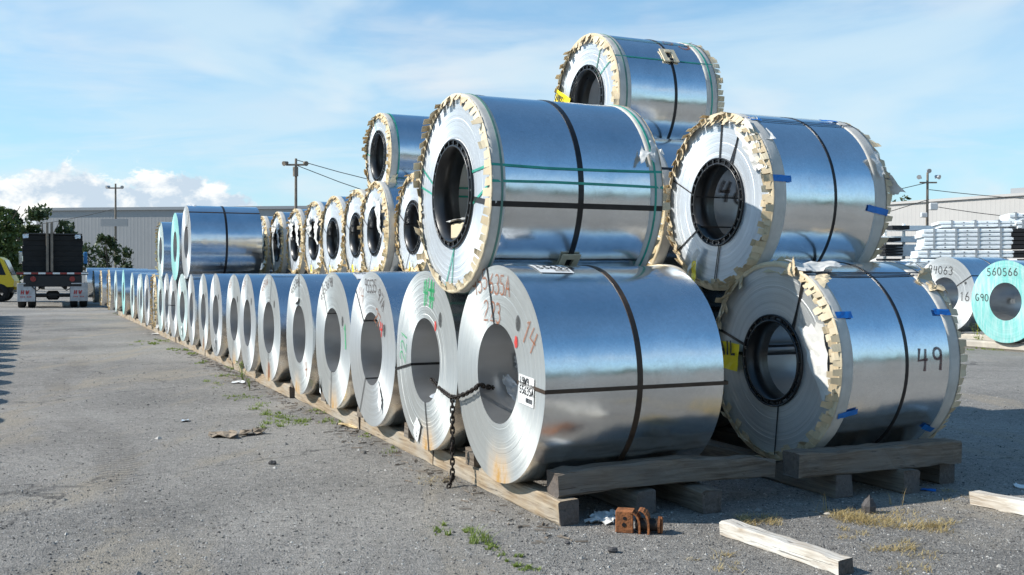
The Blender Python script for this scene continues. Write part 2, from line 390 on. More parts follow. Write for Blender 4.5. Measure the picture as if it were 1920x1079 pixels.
# ------------------------------------------------------------------ geometry helpers
class MB:
    def __init__(s): s.v = []; s.f = []; s.m = []; s.sm = []
    def add(s, verts, faces, mi=0, smooth=False):
        o = len(s.v); s.v += [tuple(q) for q in verts]
        for f in faces: s.f.append(tuple(i + o for i in f)); s.m.append(mi); s.sm.append(smooth)
    def box(s, a, b, mi=0):
        (x0, y0, z0), (x1, y1, z1) = a, b
        s.add([(x0,y0,z0),(x1,y0,z0),(x1,y1,z0),(x0,y1,z0),(x0,y0,z1),(x1,y0,z1),(x1,y1,z1),(x0,y1,z1)],
              [(0,3,2,1),(4,5,6,7),(0,1,5,4),(1,2,6,5),(2,3,7,6),(3,0,4,7)], mi)
    def bbox(s, a, b, bev=0.01, mi=0):          # box with chamfered edges
        (x0, y0, z0), (x1, y1, z1) = a, b
        cx, cy, cz = (x0+x1)/2, (y0+y1)/2, (z0+z1)/2
        vs = []; idx = {}
        for sx in (-1, 1):
            for sy in (-1, 1):
                for sz in (-1, 1):
                    hx, hy, hz = (x1-x0)/2, (y1-y0)/2, (z1-z0)/2
                    for k in range(3):
                        d = [hx-bev, hy-bev, hz-bev]; d[k] += bev
                        idx[sx, sy, sz, k] = len(vs); vs.append((cx+sx*d[0], cy+sy*d[1], cz+sz*d[2]))
        fs = []
        S = (-1, 1)
        for sx in S: fs.append([idx[sx,-1,-1,0], idx[sx,1,-1,0], idx[sx,1,1,0], idx[sx,-1,1,0]][::sx])
        for sy in S: fs.append([idx[-1,sy,-1,1], idx[1,sy,-1,1], idx[1,sy,1,1], idx[-1,sy,1,1]][::-sy])
        for sz in S: fs.append([idx[-1,-1,sz,2], idx[1,-1,sz,2], idx[1,1,sz,2], idx[-1,1,sz,2]][::sz])
        for a_ in S:
            for b_ in S:
                fs.append([idx[-1,a_,b_,1], idx[1,a_,b_,1], idx[1,a_,b_,2], idx[-1,a_,b_,2]])
                fs.append([idx[a_,-1,b_,0], idx[a_,1,b_,0], idx[a_,1,b_,2], idx[a_,-1,b_,2]])
                fs.append([idx[a_,b_,-1,0], idx[a_,b_,1,0], idx[a_,b_,1,1], idx[a_,b_,-1,1]])
                for c_ in S: fs.append([idx[a_,b_,c_,0], idx[a_,b_,c_,1], idx[a_,b_,c_,2]])
        s.add(vs, fs, mi)
    def tube(s, pts, r, seg=8, mi=0, cap=True, smooth=True):
        pts = [Vector(p) for p in pts]; n = len(pts)
        rs = r if isinstance(r, (list, tuple)) else [r] * n
        vs = []; prev = None
        for i, p in enumerate(pts):
            d = (pts[min(i+1, n-1)] - pts[max(i-1, 0)]).normalized()
            if prev is None:
                up = Vector((0, 0, 1)) if abs(d.z) < 0.9 else Vector((1, 0, 0))
                a_ = d.cross(up).normalized()
            else:
                a_ = (prev - d * prev.dot(d)).normalized()
            prev = a_; b_ = d.cross(a_)
            for k in range(seg):
                th = 2 * math.pi * k / seg
                vs.append(p + (a_ * math.cos(th) + b_ * math.sin(th)) * rs[i])
        fs = [(i*seg+k, i*seg+(k+1) % seg, (i+1)*seg+(k+1) % seg, (i+1)*seg+k) for i in range(n-1) for k in range(seg)]
        s.add(vs, fs, mi, smooth)
        if cap:
            s.add(vs[:seg], [tuple(range(seg))[::-1]], mi); s.add(vs[-seg:], [tuple(range(seg))], mi)
    def lathe(s, prof, seg=96, mi=0, smooth=True, jit=0.0, th0=0.0, th1=2*math.pi):   # profile (x, r) round the x axis
        full = abs(th1 - th0 - 2*math.pi) < 1e-6
        ns = seg if full else seg + 1
        vs = []
        for k in range(ns):
            th = th0 + (th1 - th0) * k / seg
            c, q = math.cos(th), math.sin(th)
            for (x_, r_) in prof:
                rr = r_ + (random.uniform(-jit, jit) if jit else 0)
                vs.append((x_, rr * c, rr * q))
        n = len(prof)
        fs = []
        for k in range(seg):
            k2 = (k + 1) % ns
            for i in range(n - 1):
                fs.append((k*n+i, k*n+i+1, k2*n+i+1, k2*n+i))
        s.add(vs, fs, mi, smooth)
    def ribbon(s, pts, wdir, width, mi=0):      # pts list, wdir: vector or list of vectors
        n = len(pts); vs = []
        for i, p in enumerate(pts):
            d = Vector(wdir[i] if isinstance(wdir, list) else wdir).normalized() * width / 2
            vs += [Vector(p) - d, Vector(p) + d]
        s.add(vs, [(2*i, 2*i+1, 2*i+3, 2*i+2) for i in range(n-1)], mi)
    def build(s, name, mats, parent=None, kind=None):
        me = bpy.data.meshes.new(name)
        me.from_pydata(s.v, [], s.f)
        if isinstance(mats, str): mats = [mats]
        for q in mats: me.materials.append(MATS[q])
        me.polygons.foreach_set('material_index', s.m)
        me.polygons.foreach_set('use_smooth', s.sm)
        me.update()
        o = bpy.data.objects.new(name, me); COL.objects.link(o)
        if parent is not None: o.parent = parent
        if kind: o['kind'] = kind
        return o
def tag(o, label, cat=None, group=None, kind=None):
    if label: o['label'] = label
    if cat: o['category'] = cat
    if group: o['group'] = group
    if kind: o['kind'] = kind
    return o
def thing(name, label, cat, loc=(0, 0, 0), rz=0.0, group=None):
    o = bpy.data.objects.new(name, None); COL.objects.link(o)
    o.location = loc; o.rotation_euler = (0, 0, rz); o.empty_display_size = 0.2
    return tag(o, label, cat, group)
def copy_tree(o, parent=None):
    c = o.copy(); COL.objects.link(c); c.parent = parent
    for ch in list(o.children): copy_tree(ch, c)
    return c
def ST(s, t, z=0.0):                             # yard grid (row direction s, coil axis t) to world
    return Vector((-0.0895 - SA*s + CA*t, 6.23 + CA*s + SA*t, z))
def ground_at(px, py, z=0.0):                    # point of the ground the photograph shows there
    Y = F * (H - z) / (py - YH)
    return Vector(((px - 960) / F * Y, Y, z))
def at(px, py, Y):
    return Vector(((px - 960) / F * Y, Y, H - (py - YH) / F * Y))
def s_at(px, t=0.0):
    lo, hi = -3.0, 90.0
    for _ in range(50):
        m = (lo + hi) / 2; p = ST(m, t)
        if 960 + F * p.x / p.y > px: lo = m
        else: hi = m
    return m
# ------------------------------------------------------------------ hand lettering
def arc(cx, cy, rx, ry, a0, a1, n=10):
    return [(cx + rx*math.cos(R(a0 + (a1-a0)*i/n)), cy + ry*math.sin(R(a0 + (a1-a0)*i/n))) for i in range(n+1)]
G = {
 '0': [arc(.3,.5,.27,.48,95,455,14)], '1': [[(.18,.8),(.34,1),(.3,0)]],
 '2': [arc(.3,.74,.25,.25,160,-30,8) + [(.05,.02),(.58,.04)]],
 '3': [arc(.27,.75,.24,.23,150,-80,8) + arc(.28,.27,.27,.27,80,-150,8)],
 '4': [[(.12,.98),(.04,.46),(.56,.5)], [(.46,.95),(.4,0)]],
 '5': [[(.5,.98),(.14,.96),(.1,.58)] + arc(.28,.3,.26,.28,100,-140,8)],
 '6': [[(.44,.98),(.16,.62)] + arc(.3,.26,.24,.25,150,-200,12)],
 '7': [[(.04,.95),(.56,.96),(.24,0)]],
 '8': [arc(.3,.75,.2,.22,-60,300,12), arc(.3,.27,.25,.27,90,450,12)],
 '9': [arc(.3,.72,.22,.24,0,360,12) + [(.46,0)]],
 'A': [[(.02,0),(.3,1),(.56,0)], [(.12,.38),(.5,.38)]],
 'B': [[(.08,0),(.1,1)] , arc(.1,.76,.34,.23,90,-90,7) + arc(.1,.28,.42,.27,90,-90,7)],
 'G': [arc(.32,.5,.28,.47,50,330,11) + [(.56,.42),(.34,.42)]],
 'H': [[(.06,0),(.08,1)], [(.5,0),(.52,1)], [(.07,.5),(.51,.5)]],
 'I': [[(.3,0),(.3,1)]], 'L': [[(.1,1),(.08,.02),(.52,.04)]], 'V': [[(.02,1),(.3,0),(.56,1)]],
 'W': [[(0,1),(.14,0),(.3,.75),(.46,0),(.6,1)]],
 'K': [[(.08,0),(.1,1)], [(.5,1),(.1,.45),(.54,0)]],
 'R': [[(.08,0),(.1,1)], arc(.1,.75,.38,.24,90,-90,7) + [(.54,0)]],
 'S': [arc(.3,.75,.22,.23,40,250,8) + arc(.3,.26,.25,.26,80,-130,8)],
 'T': [[(0,.98),(.6,.98)], [(.3,.98),(.28,0)]],
 '#': [[(.15,0),(.22,1)], [(.4,0),(.47,1)], [(0,.35),(.6,.38)], [(0,.65),(.6,.68)]],
 ' ': [],
}
def strokes(mb, text, mp, h, wd, pitch=0.78, jit=0.04, mi=0, u0=0.0):
    """text drawn as flat marks; mp(u, v) carries the writing plane onto the surface"""
    for i, ch in enumerate(text):
        oy = random.uniform(-jit, jit); sl_ = random.uniform(-jit, jit)
        for pl_ in G[ch]:
            q = []
            for (a_, b_) in pl_:
                q.append((u0 + (i*pitch + a_ + sl_*b_) * h, (b_ + oy) * h))
            r_ = []
            for k in range(len(q)-1):           # resample so the marks follow curved surfaces
                d = math.hypot(q[k+1][0]-q[k][0], q[k+1][1]-q[k][1]); n = max(1, int(d / (h*0.3)))
                for j in range(n): r_.append((q[k][0]+(q[k+1][0]-q[k][0])*j/n, q[k][1]+(q[k+1][1]-q[k][1])*j/n))
            r_.append(q[-1])
            L, Rr = [], []
            for k in range(len(r_)):
                a_, b_ = r_[max(k-1, 0)], r_[min(k+1, len(r_)-1)]
                dx, dy = b_[0]-a_[0], b_[1]-a_[1]; d = math.hypot(dx, dy) or 1
                ww = wd/2 * random.uniform(0.8, 1.15)
                L.append(mp(r_[k][0]-dy/d*ww, r_[k][1]+dx/d*ww)); Rr.append(mp(r_[k][0]+dy/d*ww, r_[k][1]-dx/d*ww))
            mb.add(L + Rr, [(k, k+1, len(L)+k+1, len(L)+k) for k in range(len(L)-1)], mi)
def face_map(y0, z0, rot=0.0, off=0.0035):
    c, s_ = math.cos(R(rot)), math.sin(R(rot))
    return lambda u, v: (-off, y0 - (u*c - v*s_), z0 + u*s_ + v*c)
def face_arc(rad, th0, off=0.0035):              # text along the rim, th0 deg counter-clockwise from +Y seen from outside mirrored
    return lambda u, v: (-off, (rad+v)*math.cos(R(th0)+u/rad), (rad+v)*math.sin(R(th0)+u/rad))
def outer_map(x0, th0, rad, off=0.0035, rot=0.0):   # text on the barrel, camera side
    c, s_ = math.cos(R(rot)), math.sin(R(rot))
    def f(u, v):
        uu, vv = u*c - v*s_, u*s_ + v*c
        th = R(th0) - vv/rad
        return (x0+uu, (rad+off)*math.cos(th), (rad+off)*math.sin(th))
    return f
def patch(mp, w_, h_, nx=4, ny=4, crumple=0.0):
    vs = []
    for j in range(ny+1):
        for i in range(nx+1):
            p = Vector(mp(w_*i/nx, h_*j/ny))
            if crumple: p += Vector((random.uniform(-1, .2), random.uniform(-1, 1), random.uniform(-1, 1))) * crumple
            vs.append(p)
    fs = [(j*(nx+1)+i, j*(nx+1)+i+1, (j+1)*(nx+1)+i+1, (j+1)*(nx+1)+i) for j in range(ny) for i in range(nx)]
    return vs, fs
# ------------------------------------------------------------------ coils
TABS = []
for k in range(8):                                # eight cut board tabs, shared by all the rims
    rnd = random.Random(k)
    w0, w1, ln = 0.026, 0.021 + rnd.uniform(-.003, .003), 0.058 + rnd.uniform(-.012, .012)
    cu = rnd.uniform(-0.008, 0.014); tw = rnd.uniform(-.006, .006); th_ = 0.0016
    rows = [(0, w0, 0, 0), (ln*.35, (w0*.6+w1*.4), cu*.3, tw*.3), (ln*.7, w1*1.05, cu*.8, tw*.7), (ln, w1*.95, cu*1.5, tw)]
    vs = []
    for zz in (0, th_):
        for (d, hw, c, t_) in rows: vs += [(-hw, d, c + zz - t_), (hw, d + rnd.uniform(-.002, .002), c + zz + t_)]
    n = len(rows); fs = []
    for i in range(n-1):
        fs += [(2*i, 2*i+2, 2*i+3, 2*i+1), (2*n+2*i, 2*n+2*i+1, 2*n+2*i+3, 2*n+2*i+2),
               (2*i, 2*n+2*i, 2*n+2*i+2, 2*i+2), (2*i+1, 2*i+3, 2*n+2*i+3, 2*n+2*i+1)]
    fs.append((2*n-2, 4*n-2, 4*n-1, 2*n-1))
    TABS.append((vs, fs))
TABM = []
def tab_mesh(k):
    if not TABM:
        for vs, fs in TABS:
            me = bpy.data.meshes.new('paper_tab'); me.from_pydata(vs, [], fs); me.materials.append(MATS['kraft_board']); me.update(); TABM.append(me)
    return TABM[k]
def tab_matrix(x_, rad, th, fold, rear=False, rnd=random, sc=1.0):
    er = Vector((0, math.cos(th), math.sin(th))); ex = Vector((1, 0, 0)) if rear else Vector((-1, 0, 0))
    d = (-er * math.cos(fold) + ex * math.sin(fold)).normalized()
    tg = Vector((0, -math.sin(th), math.cos(th)))
    tg = (tg + d * rnd.uniform(-.07, .07)).normalized()
    nn = tg.cross(d).normalized()
    if nn.dot(ex) < 0: nn = -nn; tg = -tg
    p = er * rad + Vector((x_, 0, 0)) + ex * 0.004
    tg = tg*sc; d = d*sc*rnd.uniform(.72, 1.2); nn = nn*sc
    M = Matrix((( tg.x, d.x, nn.x, p.x), (tg.y, d.y, nn.y, p.y), (tg.z, d.z, nn.z, p.z), (0, 0, 0, 1)))
    return M
def tabs(parent, D, L, foldfn, rear=False, far=False, layers=1, pitch=0.054, seed=1, radofs=0.0, sc=1.0):
    rnd = random.Random(seed)
    rad = D/2 + 0.004
    n = int(math.pi * D / pitch)
    mb = MB()
    for ly in range(layers):
        for i in range(n):
            th = 2*math.pi*(i + 0.5*ly + rnd.uniform(-.12, .12))/n
            fo = foldfn(math.degrees(th) % 360, rnd)
            if fo is None: continue
            M = tab_matrix(L if rear else 0.0, rad - 0.03*ly + radofs, th, R(fo), rear, rnd, sc)
            k = rnd.randrange(8)
            if far:
                vs, fs = TABS[k]; mb.add([M @ Vector(q) for q in vs], fs, 0)
            else:
                o = bpy.data.objects.new('paper_tab', tab_mesh(k)); COL.objects.link(o); o.parent = parent; o.matrix_local = M
    if far and mb.v: mb.build('paper_tabs', 'kraft_far', parent, 'stuff')
def circ_strap(parent, D, x_, wd=0.03, m='strap_black', name='strap'):
    mb = MB(); r_ = D/2
    mb.lathe([(x_-wd/2, r_), (x_-wd/2, r_+0.004), (x_+wd/2, r_+0.004), (x_+wd/2, r_)], 72, 0, False)
    return mb.build(name, m, parent)
def eye_strap(parent, D, rb, L, th, wd=0.02, m='strap_black', thb=None, gap=0.005, sag=0.0):
    """strap through the bore, over both faces and along the barrel"""
    a_ = R(th); b_ = R(th if thb is None else thb)
    er = Vector((0, math.cos(a_), math.sin(a_))); ei = Vector((0, math.cos(b_), math.sin(b_)))
    tg = Vector((0, -math.sin(a_), math.cos(a_))); ti = Vector((0, -math.sin(b_), math.cos(b_)))
    ro, ri_ = D/2 + gap, rb - gap
    X = Vector((1, 0, 0))
    pts = [ei*ri_ + X*L, ei*ri_ + X*-gap, er*ro + X*-gap, er*ro + X*(L*.33) + tg*sag, er*ro + X*(L*.66) + tg*sag*.7, er*ro + X*(L+gap), ei*ri_ + X*(L+gap)]
    wv = [ti, ti, tg, tg, tg, tg, ti]
    # close to the turn the width vector has to stay square to the run down the face
    run = (er*ro - ei*ri_).normalized(); sq = X.cross(run)
    mb = MB()
    mb.ribbon(pts[:2], [ti, ti], wd)
    mb.ribbon(pts[1:3], [sq, sq], wd)
    mb.ribbon(pts[2:6], [tg]*4, wd)
    mb.ribbon(pts[5:7], [sq, sq], wd)
    # give it body
    vs, fs = list(mb.v), list(mb.f)
    return mb.build('strap', m, parent)
def core_ring(parent, ro, ri_, L, seg=48):
    mb = MB()
    mb.lathe([(-0.004, ro), (-0.016, ro), (-0.016, ro-0.010), (-0.004, ro-0.010)], seg)
    mb.lathe([(0.0, ri_+0.012), (-0.018, ri_+0.012), (-0.018, ri_), (0.16, ri_-0.004), (0.16, ri_+0.004)], seg)
    n = 26
    for i in range(n):
        th = 2*math.pi*i/n; M = Matrix.Rotation(th, 4, 'X')
        q = MB(); q.box((-0.015, ri_+0.010, -0.007), (-0.003, ro-0.008, 0.007))
        mb.add([M @ Vector(v) for v in q.v], q.f)
    mb.lathe([(-0.004, ro-0.010), (-0.004, ro-0.020)], seg)
    mb.lathe([(-0.005, ri_+0.018), (-0.005, ri_+0.010)], seg)
    return mb.build('core_ring', 'core_plastic', parent)
def band(parent, D, x0, x1, m='paper_grey', name='edge_wrap', seg=96):
    mb = MB(); r_ = D/2 + 0.003
    fr = x0 <= 0.001
    prof = [(x0-0.004 if fr else x0, r_-0.018), (x0-0.004 if fr else x0, r_), (x0+.02, r_+.0018), (x1-.02, r_+.0018), (x1, r_), (x1, r_-0.004)]
    if not fr: prof = [(x0, r_-.004), (x0, r_), (x0+.02, r_+.0018), (x1-.02, r_+.0018), (x1+0.004, r_), (x1+.004, r_-.018)]
    mb.lathe(prof, seg, 0, True, 0.0009)
    return mb.build(name, m, parent)
def edge_board(parent, D, x0, sg, seg=96):
    mb = MB(); r_ = D/2 + .004
    mb.lathe([(x0-sg*.004, r_), (x0-sg*.011, r_-.004), (x0-sg*.010, r_-.022), (x0-sg*.006, r_-.034)], seg, 0, True, 0.0022)
    return mb.build('edge_board', 'kraft_board', parent)
def coil_body(parent, D, L, rb, om, fm, seg=96, rings=10, seed=0):
    rnd = random.Random(seed); mb = MB(); r_ = D/2
    nx = 6
    mb.lathe([(L*i/nx, r_) for i in range(nx+1)], seg, 0)
    def fp(x0, sg):
        pr = [(x0, r_)]
        for i in range(1, rings):
            q = r_ + (rb - r_)*i/rings; d = rnd.uniform(0, 0.0014)
            pr += [(x0 + sg*d, q + .002), (x0 + sg*rnd.uniform(0, .0014), q)]
        pr.append((x0, rb)); return pr
    mb.lathe(fp(0, 1)[::-1], seg, 1, False)
    mb.lathe(fp(L, -1), seg, 1, False)
    mb.lathe([(L*i/4, rb) for i in range(5)][::-1], max(48, seg//2), 2)
    return mb.build('coil_body', [om, fm, 'bore_steel'], parent)
def coil(s, t, z, D, L, label, group, rb=0.30, om='steel_bright', fm='coil_edge', seg=96, rings=10, yaw=0.0):
    c = thing('steel_coil', label, 'steel coil', ST(s, t, z), A + R(yaw), group)
    c['_'] = 1; del c['_']
    coil_body(c, D, L, rb, om, fm, seg, rings, int(abs(s)*100))
    return c
def writing(parent, text, mp, h, wd, m, pitch=0.78, jit=0.04, name='painted_number'):
    mb = MB(); strokes(mb, text, mp, h, wd, pitch, jit); return mb.build(name, m, parent)
def spot(parent, y_, z_, ry, rz_, m):
    mb = MB(); n = 14
    mb.add([(-0.0036, y_, z_)] + [(-0.0036, y_ + ry*math.cos(2*math.pi*i/n)*random.uniform(.8, 1.1), z_ + rz_*math.sin(2*math.pi*i/n)*random.uniform(.8, 1.1)) for i in range(n)],
           [(0, i+1, (i+1) % n + 1) for i in range(n)])
    return mb.build('paint_spot', m, parent)
def sticker(parent, mp, w_, h_, lines, lh, crumple=0.0, name='label_sticker'):
    mb = MB(); vs, fs = patch(mp, w_, h_, 5, 5, crumple); mb.add(vs, fs)
    o = mb.build(name, 'label_paper', parent)
    if lines:
        tb = MB()
        def lift(u, v):
            a_ = Vector(mp(u, v)); b_ = Vector(mp(u+.01, v)); c_ = Vector(mp(u, v+.01))
            n_ = (b_-a_).cross(c_-a_).normalized()
            q = a_ + n_*0.0015
            return q
        for i, tx in enumerate(lines):
            y0 = h_ - (i+1)*lh*1.25
            strokes(tb, tx, (lambda yy: (lambda u, v: lift(u + w_*.07, v + yy)))(y0), lh, lh*.2, 0.74, 0.0)
        yy = h_*0.10
        xx = w_*.5
        while xx < w_*.92:                       # bar code strokes
            q = random.uniform(.003, .006)
            tb.add([lift(xx, yy), lift(xx+q, yy), lift(xx+q, yy+h_*.16), lift(xx, yy+h_*.16)], [(0, 1, 2, 3)]); xx += q + random.uniform(.003, .006)
        tb.build('lettering', 'ink', o)
    return o
def tape(parent, mp, w_, h_, m='blue_tape', name='tape'):
    mb = MB(); vs, fs = patch(mp, w_, h_, 6, 3, 0.0015); mb.add(vs, fs); return mb.build(name, m, parent)
def crumpled(parent, pts, m='paper_white', name='torn_paper', n=3, amp=0.012, seed=0):
    """loose sheet: four corner points, ragged outline, creased by smooth folds"""
    rnd = random.Random(seed); p = [Vector(q) for q in pts]; vs = []; n = 9
    off = Vector((rnd.uniform(0, 50), rnd.uniform(0, 50), rnd.uniform(0, 50)))
    for j in range(n+1):
        for i in range(n+1):
            fi, fj = i/n, j/n
            if i in (0, n): fi += rnd.uniform(-.05, .05)
            if j in (0, n): fj += rnd.uniform(-.05, .05)
            a_ = p[0].lerp(p[1], fi); b_ = p[3].lerp(p[2], fi); q = a_.lerp(b_, fj)
            d = noise.noise_vector(q*11 + off)*1.3 + noise.noise_vector(q*28 + off)*.6
            vs.append(q + d*amp*1.3)
    mb = MB(); mb.add(vs, [(j*(n+1)+i, j*(n+1)+i+1, (j+1)*(n+1)+i+1, (j+1)*(n+1)+i) for j in range(n) for i in range(n)])
    return mb.build(name, m, parent)
#@@STRUCT
# ------------------------------------------------------------------ ground
mb = MB()
mb.add([(-2500, -2500, 0), (2500, -2500, 0), (2500, 2500, 0), (-2500, 2500, 0)], [(0, 1, 2, 3)])
tag(mb.build('ground', 'yard_surface'), 'grey weathered gravel and asphalt yard', None, None, 'structure')
def corrugated(parent, x0, x1, z0, z1, m, pitch=0.5, name='wall_cladding', depth=0.05):
    mb = MB(); n = int((x1-x0)/pitch); vs = []
    xs = []
    for i in range(n):
        b_ = x0 + i*pitch
        xs += [(b_, 0), (b_+pitch*.62, 0), (b_+pitch*.70, -depth), (b_+pitch*.92, -depth)]
    xs.append((x1, 0))
    for (a_, d) in xs: vs += [(a_, d, z0), (a_, d, z1)]
    mb.add(vs, [(2*i, 2*i+2, 2*i+3, 2*i+1) for i in range(len(xs)-1)])
    return mb.build(name, m, parent)
# left warehouse, its long wall turned out of the sun
b = thing('warehouse', 'long low grey metal warehouse with shaded wall behind the truck', 'building', (-58.5, 128, 0), R(-6.5))
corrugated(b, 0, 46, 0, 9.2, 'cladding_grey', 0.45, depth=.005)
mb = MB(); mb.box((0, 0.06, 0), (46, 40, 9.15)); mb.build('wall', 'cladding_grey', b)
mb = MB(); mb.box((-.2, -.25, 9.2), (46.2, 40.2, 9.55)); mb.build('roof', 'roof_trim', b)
mb = MB(); mb.box((31.6, -.35, 3.5), (33.6, -.06, 7.0)); mb.build('wall_vent', 'roof_trim', b)
# right warehouse in the sun
p0 = at(1560, 380, 118); p1 = at(2300, 336, 84)
dd = (p1 - p0); ln = math.hypot(dd.x, dd.y)
b = thing('warehouse', 'pale sunlit ribbed metal warehouse beyond the stacked white profiles', 'building', (p0.x, p0.y, 0), math.atan2(dd.y, dd.x))
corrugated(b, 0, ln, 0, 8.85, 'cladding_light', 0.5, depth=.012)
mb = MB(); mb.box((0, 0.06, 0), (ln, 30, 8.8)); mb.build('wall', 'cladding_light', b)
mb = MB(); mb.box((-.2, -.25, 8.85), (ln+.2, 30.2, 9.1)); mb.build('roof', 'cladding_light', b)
mb = MB(); mb.box((ln*.52, 1, 9.1), (ln*.60, 4, 9.7)); mb.build('roof_unit', 'roof_trim', b)

def light_pole(loc, h, label, kind):
    o = thing('utility_pole' if kind else 'light_pole', label, 'pole', loc)
    mb = MB(); mb.tube([(0, 0, 0), (0.02*h*.3, 0, h*.5), (0.02*h*.4, 0, h)], [0.15, 0.12, 0.09], 10); mb.build('pole', 'pole_wood', o)
    tx = 0.008*h
    mb = MB(); mb.box((tx-.7, -.2, h-.55 if kind != 2 else h-.9), (tx+.7, -.08, h-.42 if kind != 2 else h-.78)); mb.build('crossarm', 'pole_wood', o)
    for k in ((-1, 1) if kind != 2 else (-1, 0, 1)):
        q = MB(); zz = h - .25 if k else h + .25
        q.tube([(tx+k*.55, -.15, zz-.25), (tx+k*.75, -.2, zz)], 0.05, 6)
        q.tube([(tx+k*.62, -.02, zz-.06), (tx+k*.84, -.36, zz-.17)], [.10, .19], 10)
        q.build('floodlight', 'lamp_metal' if kind != 1 else 'pole_wood', o)
    return o
p = at(216, 345, 112); light_pole((p.x, p.y, 0), p.z, 'slim light pole with two floodlights before the left warehouse', 0)
o = [q for q in COL.objects if q.name == 'light_pole'][0]
mb = MB(); mb.box((-1.4, -.35, p.z-4.6), (1.5, -.2, p.z-3.8)); mb.build('box_sign', 'cladding_grey', o)
p = at(556, 298, 78); UP = light_pole((p.x-.1, p.y, 0), p.z, 'tall dark utility pole with crossarm above the wrapped coils', 1)
mb = MB(); mb.tube([(.1, -.25, p.z-1.35), (.1, -.25, p.z-.65)], .2, 10); mb.build('transformer', 'pole_wood', UP)
p2 = at(1741, 324, 85); UP2 = light_pole((p2.x-.2, p2.y, 0), p2.z, 'weathered utility pole with three floodlights before the sunlit warehouse', 2)
mb = MB(); mb.bbox((.1, -.5, p2.z-3.1), (.75, -.15, p2.z-2.5), .06); mb.bbox((-.6, -.5, p2.z-3.7), (-.1, -.15, p2.z-3.3), .05); mb.build('cctv_box', 'white_paint', UP2)
def wire(a_, b_, sag, label):
    a_, b_ = Vector(a_), Vector(b_); mb = MB(); n = 16
    mb.tube([a_.lerp(b_, i/n) - Vector((0, 0, sag*4*(i/n)*(1-i/n))) for i in range(n+1)], 0.028, 4)
    tag(mb.build('overhead_wire', 'wire_dark'), label, 'wire', 'overhead wires between the poles')
wire((p.x, p.y, p.z-.5), (p2.x, p2.y, p2.z-2.2), 4.6, 'overhead wire from the dark utility pole to the right, hanging lowest')
wire((p.x, p.y, p.z-.1), (p2.x, p2.y, p2.z-.8), 3.4, 'overhead wire leaving the top of the dark utility pole')
wire((p2.x, p2.y, p2.z-2.7), (p2.x+26, p2.y-12, p2.z-3.6), 1.3, 'thick sagging wire running right from the weathered pole')
wire((p2.x, p2.y, p2.z-1.4), (p2.x+28, p2.y-10, p2.z-2.2), 1.0, 'thin upper wire running right from the weathered pole')
pA = at(216, 385, 112)
wire((pA.x, pA.y, pA.z-.4), (pA.x-24, pA.y+2, 6.2), .9, 'faint wire from the slim light pole to the left trees')
# ------------------------------------------------------------------ trees
def tree(name, loc, h, rx, label, lm='leaf_dark', n=2600, ls=0.3, cat='tree', seed=0, trunk=True, group=None, ry=None):
    rnd = random.Random(seed)
    o = thing(name, label, cat, loc, 0, group)
    ry = ry or rx
    if trunk:
        mb = MB(); mb.tube([(0, 0, 0), (.1, 0, h*.3), (-.05, .05, h*.8)], [h*.025, h*.018, h*.006], 8)
        for k in range(7):
            a_ = rnd.uniform(0, 6.28); z0 = h*rnd.uniform(.2, .6)
            mb.tube([(0, 0, z0), (math.cos(a_)*rx*.5, math.sin(a_)*ry*.5, z0+h*.15), (math.cos(a_)*rx*.8, math.sin(a_)*ry*.8, z0+h*.3)], [h*.01, h*.006, h*.003], 5)
        mb.build('trunk', 'bark', o)
    mb = MB()
    cl = []
    for k in range(26):
        a_ = rnd.uniform(0, 6.28); u_ = rnd.uniform(0.15, 1.0); q = math.sqrt(max(0.05, 1-(u_*1.15-.45)**2)) * rnd.uniform(.35, .95)
        cl.append((math.cos(a_)*rx*q*.8, math.sin(a_)*ry*q*.8, h*u_*.95, rx*rnd.uniform(.18, .4)))
    for k in range(n):
        c = rnd.choice(cl); d = Vector((rnd.gauss(0, 1), rnd.gauss(0, 1), rnd.gauss(0, 1))).normalized() * c[3] * rnd.uniform(.4, 1.1)
        p_ = Vector((c[0], c[1], max(.05, c[2]))) + d
        if p_.z < 0.05: continue
        a_ = Vector((rnd.gauss(0, 1), rnd.gauss(0, 1), rnd.gauss(0, 1))).normalized(); b_ = a_.cross(Vector((rnd.gauss(0, 1), rnd.gauss(0, 1), rnd.gauss(0, 1)))).normalized()
        s_ = ls*rnd.uniform(.5, 1.2)
        mb.add([p_ - a_*s_, p_ + b_*s_*.5, p_ + a_*s_, p_ - b_*s_*.5], [(0, 1, 2, 3)])
    mb.build('crown', lm, o)
    return o
def P2(px, Y): return ((px-960)/F*Y, Y, 0)
tree('broadleaf_tree', P2(-8, 75), 7.6, 2.2, 'tall dark tree at the left edge behind the yellow vehicle', 'leaf_mid', 3600, .26, seed=1)
tree('broadleaf_tree', P2(33, 84), 6.6, 1.05, 'narrow dark tree just left of the truck', 'leaf_dark', 2400, .26, seed=2)
tree('broadleaf_tree', P2(80, 96), 7.6, 2.0, 'dark tree whose top shows above the truck load', 'leaf_dark', 2000, .28, seed=3)
tree('broadleaf_tree', P2(122, 98), 6.7, 1.5, 'small dark tree above the right end of the truck load', 'leaf_dark', 1300, .26, seed=4)
tree('shrub', P2(200, 100), 5.3, 1.4, 'loose dark shrub at the foot of the slim light pole', 'leaf_dark', 1300, .22, 'shrub', 5)
tree('shrub', P2(232, 102), 3.9, 1.3, 'low dark shrub right of the slim light pole', 'leaf_dark', 900, .22, 'shrub', 6)
tree('shrub', P2(166, 92), 4.0, 1.4, 'low dark shrub between truck and slim light pole', 'leaf_dark', 700, .22, 'shrub', 8)
tree('broadleaf_tree', P2(1687, 160), 14.3, 2.3, 'small distant tree peeping over the right warehouse roof', 'leaf_dark', 700, .4, seed=7)
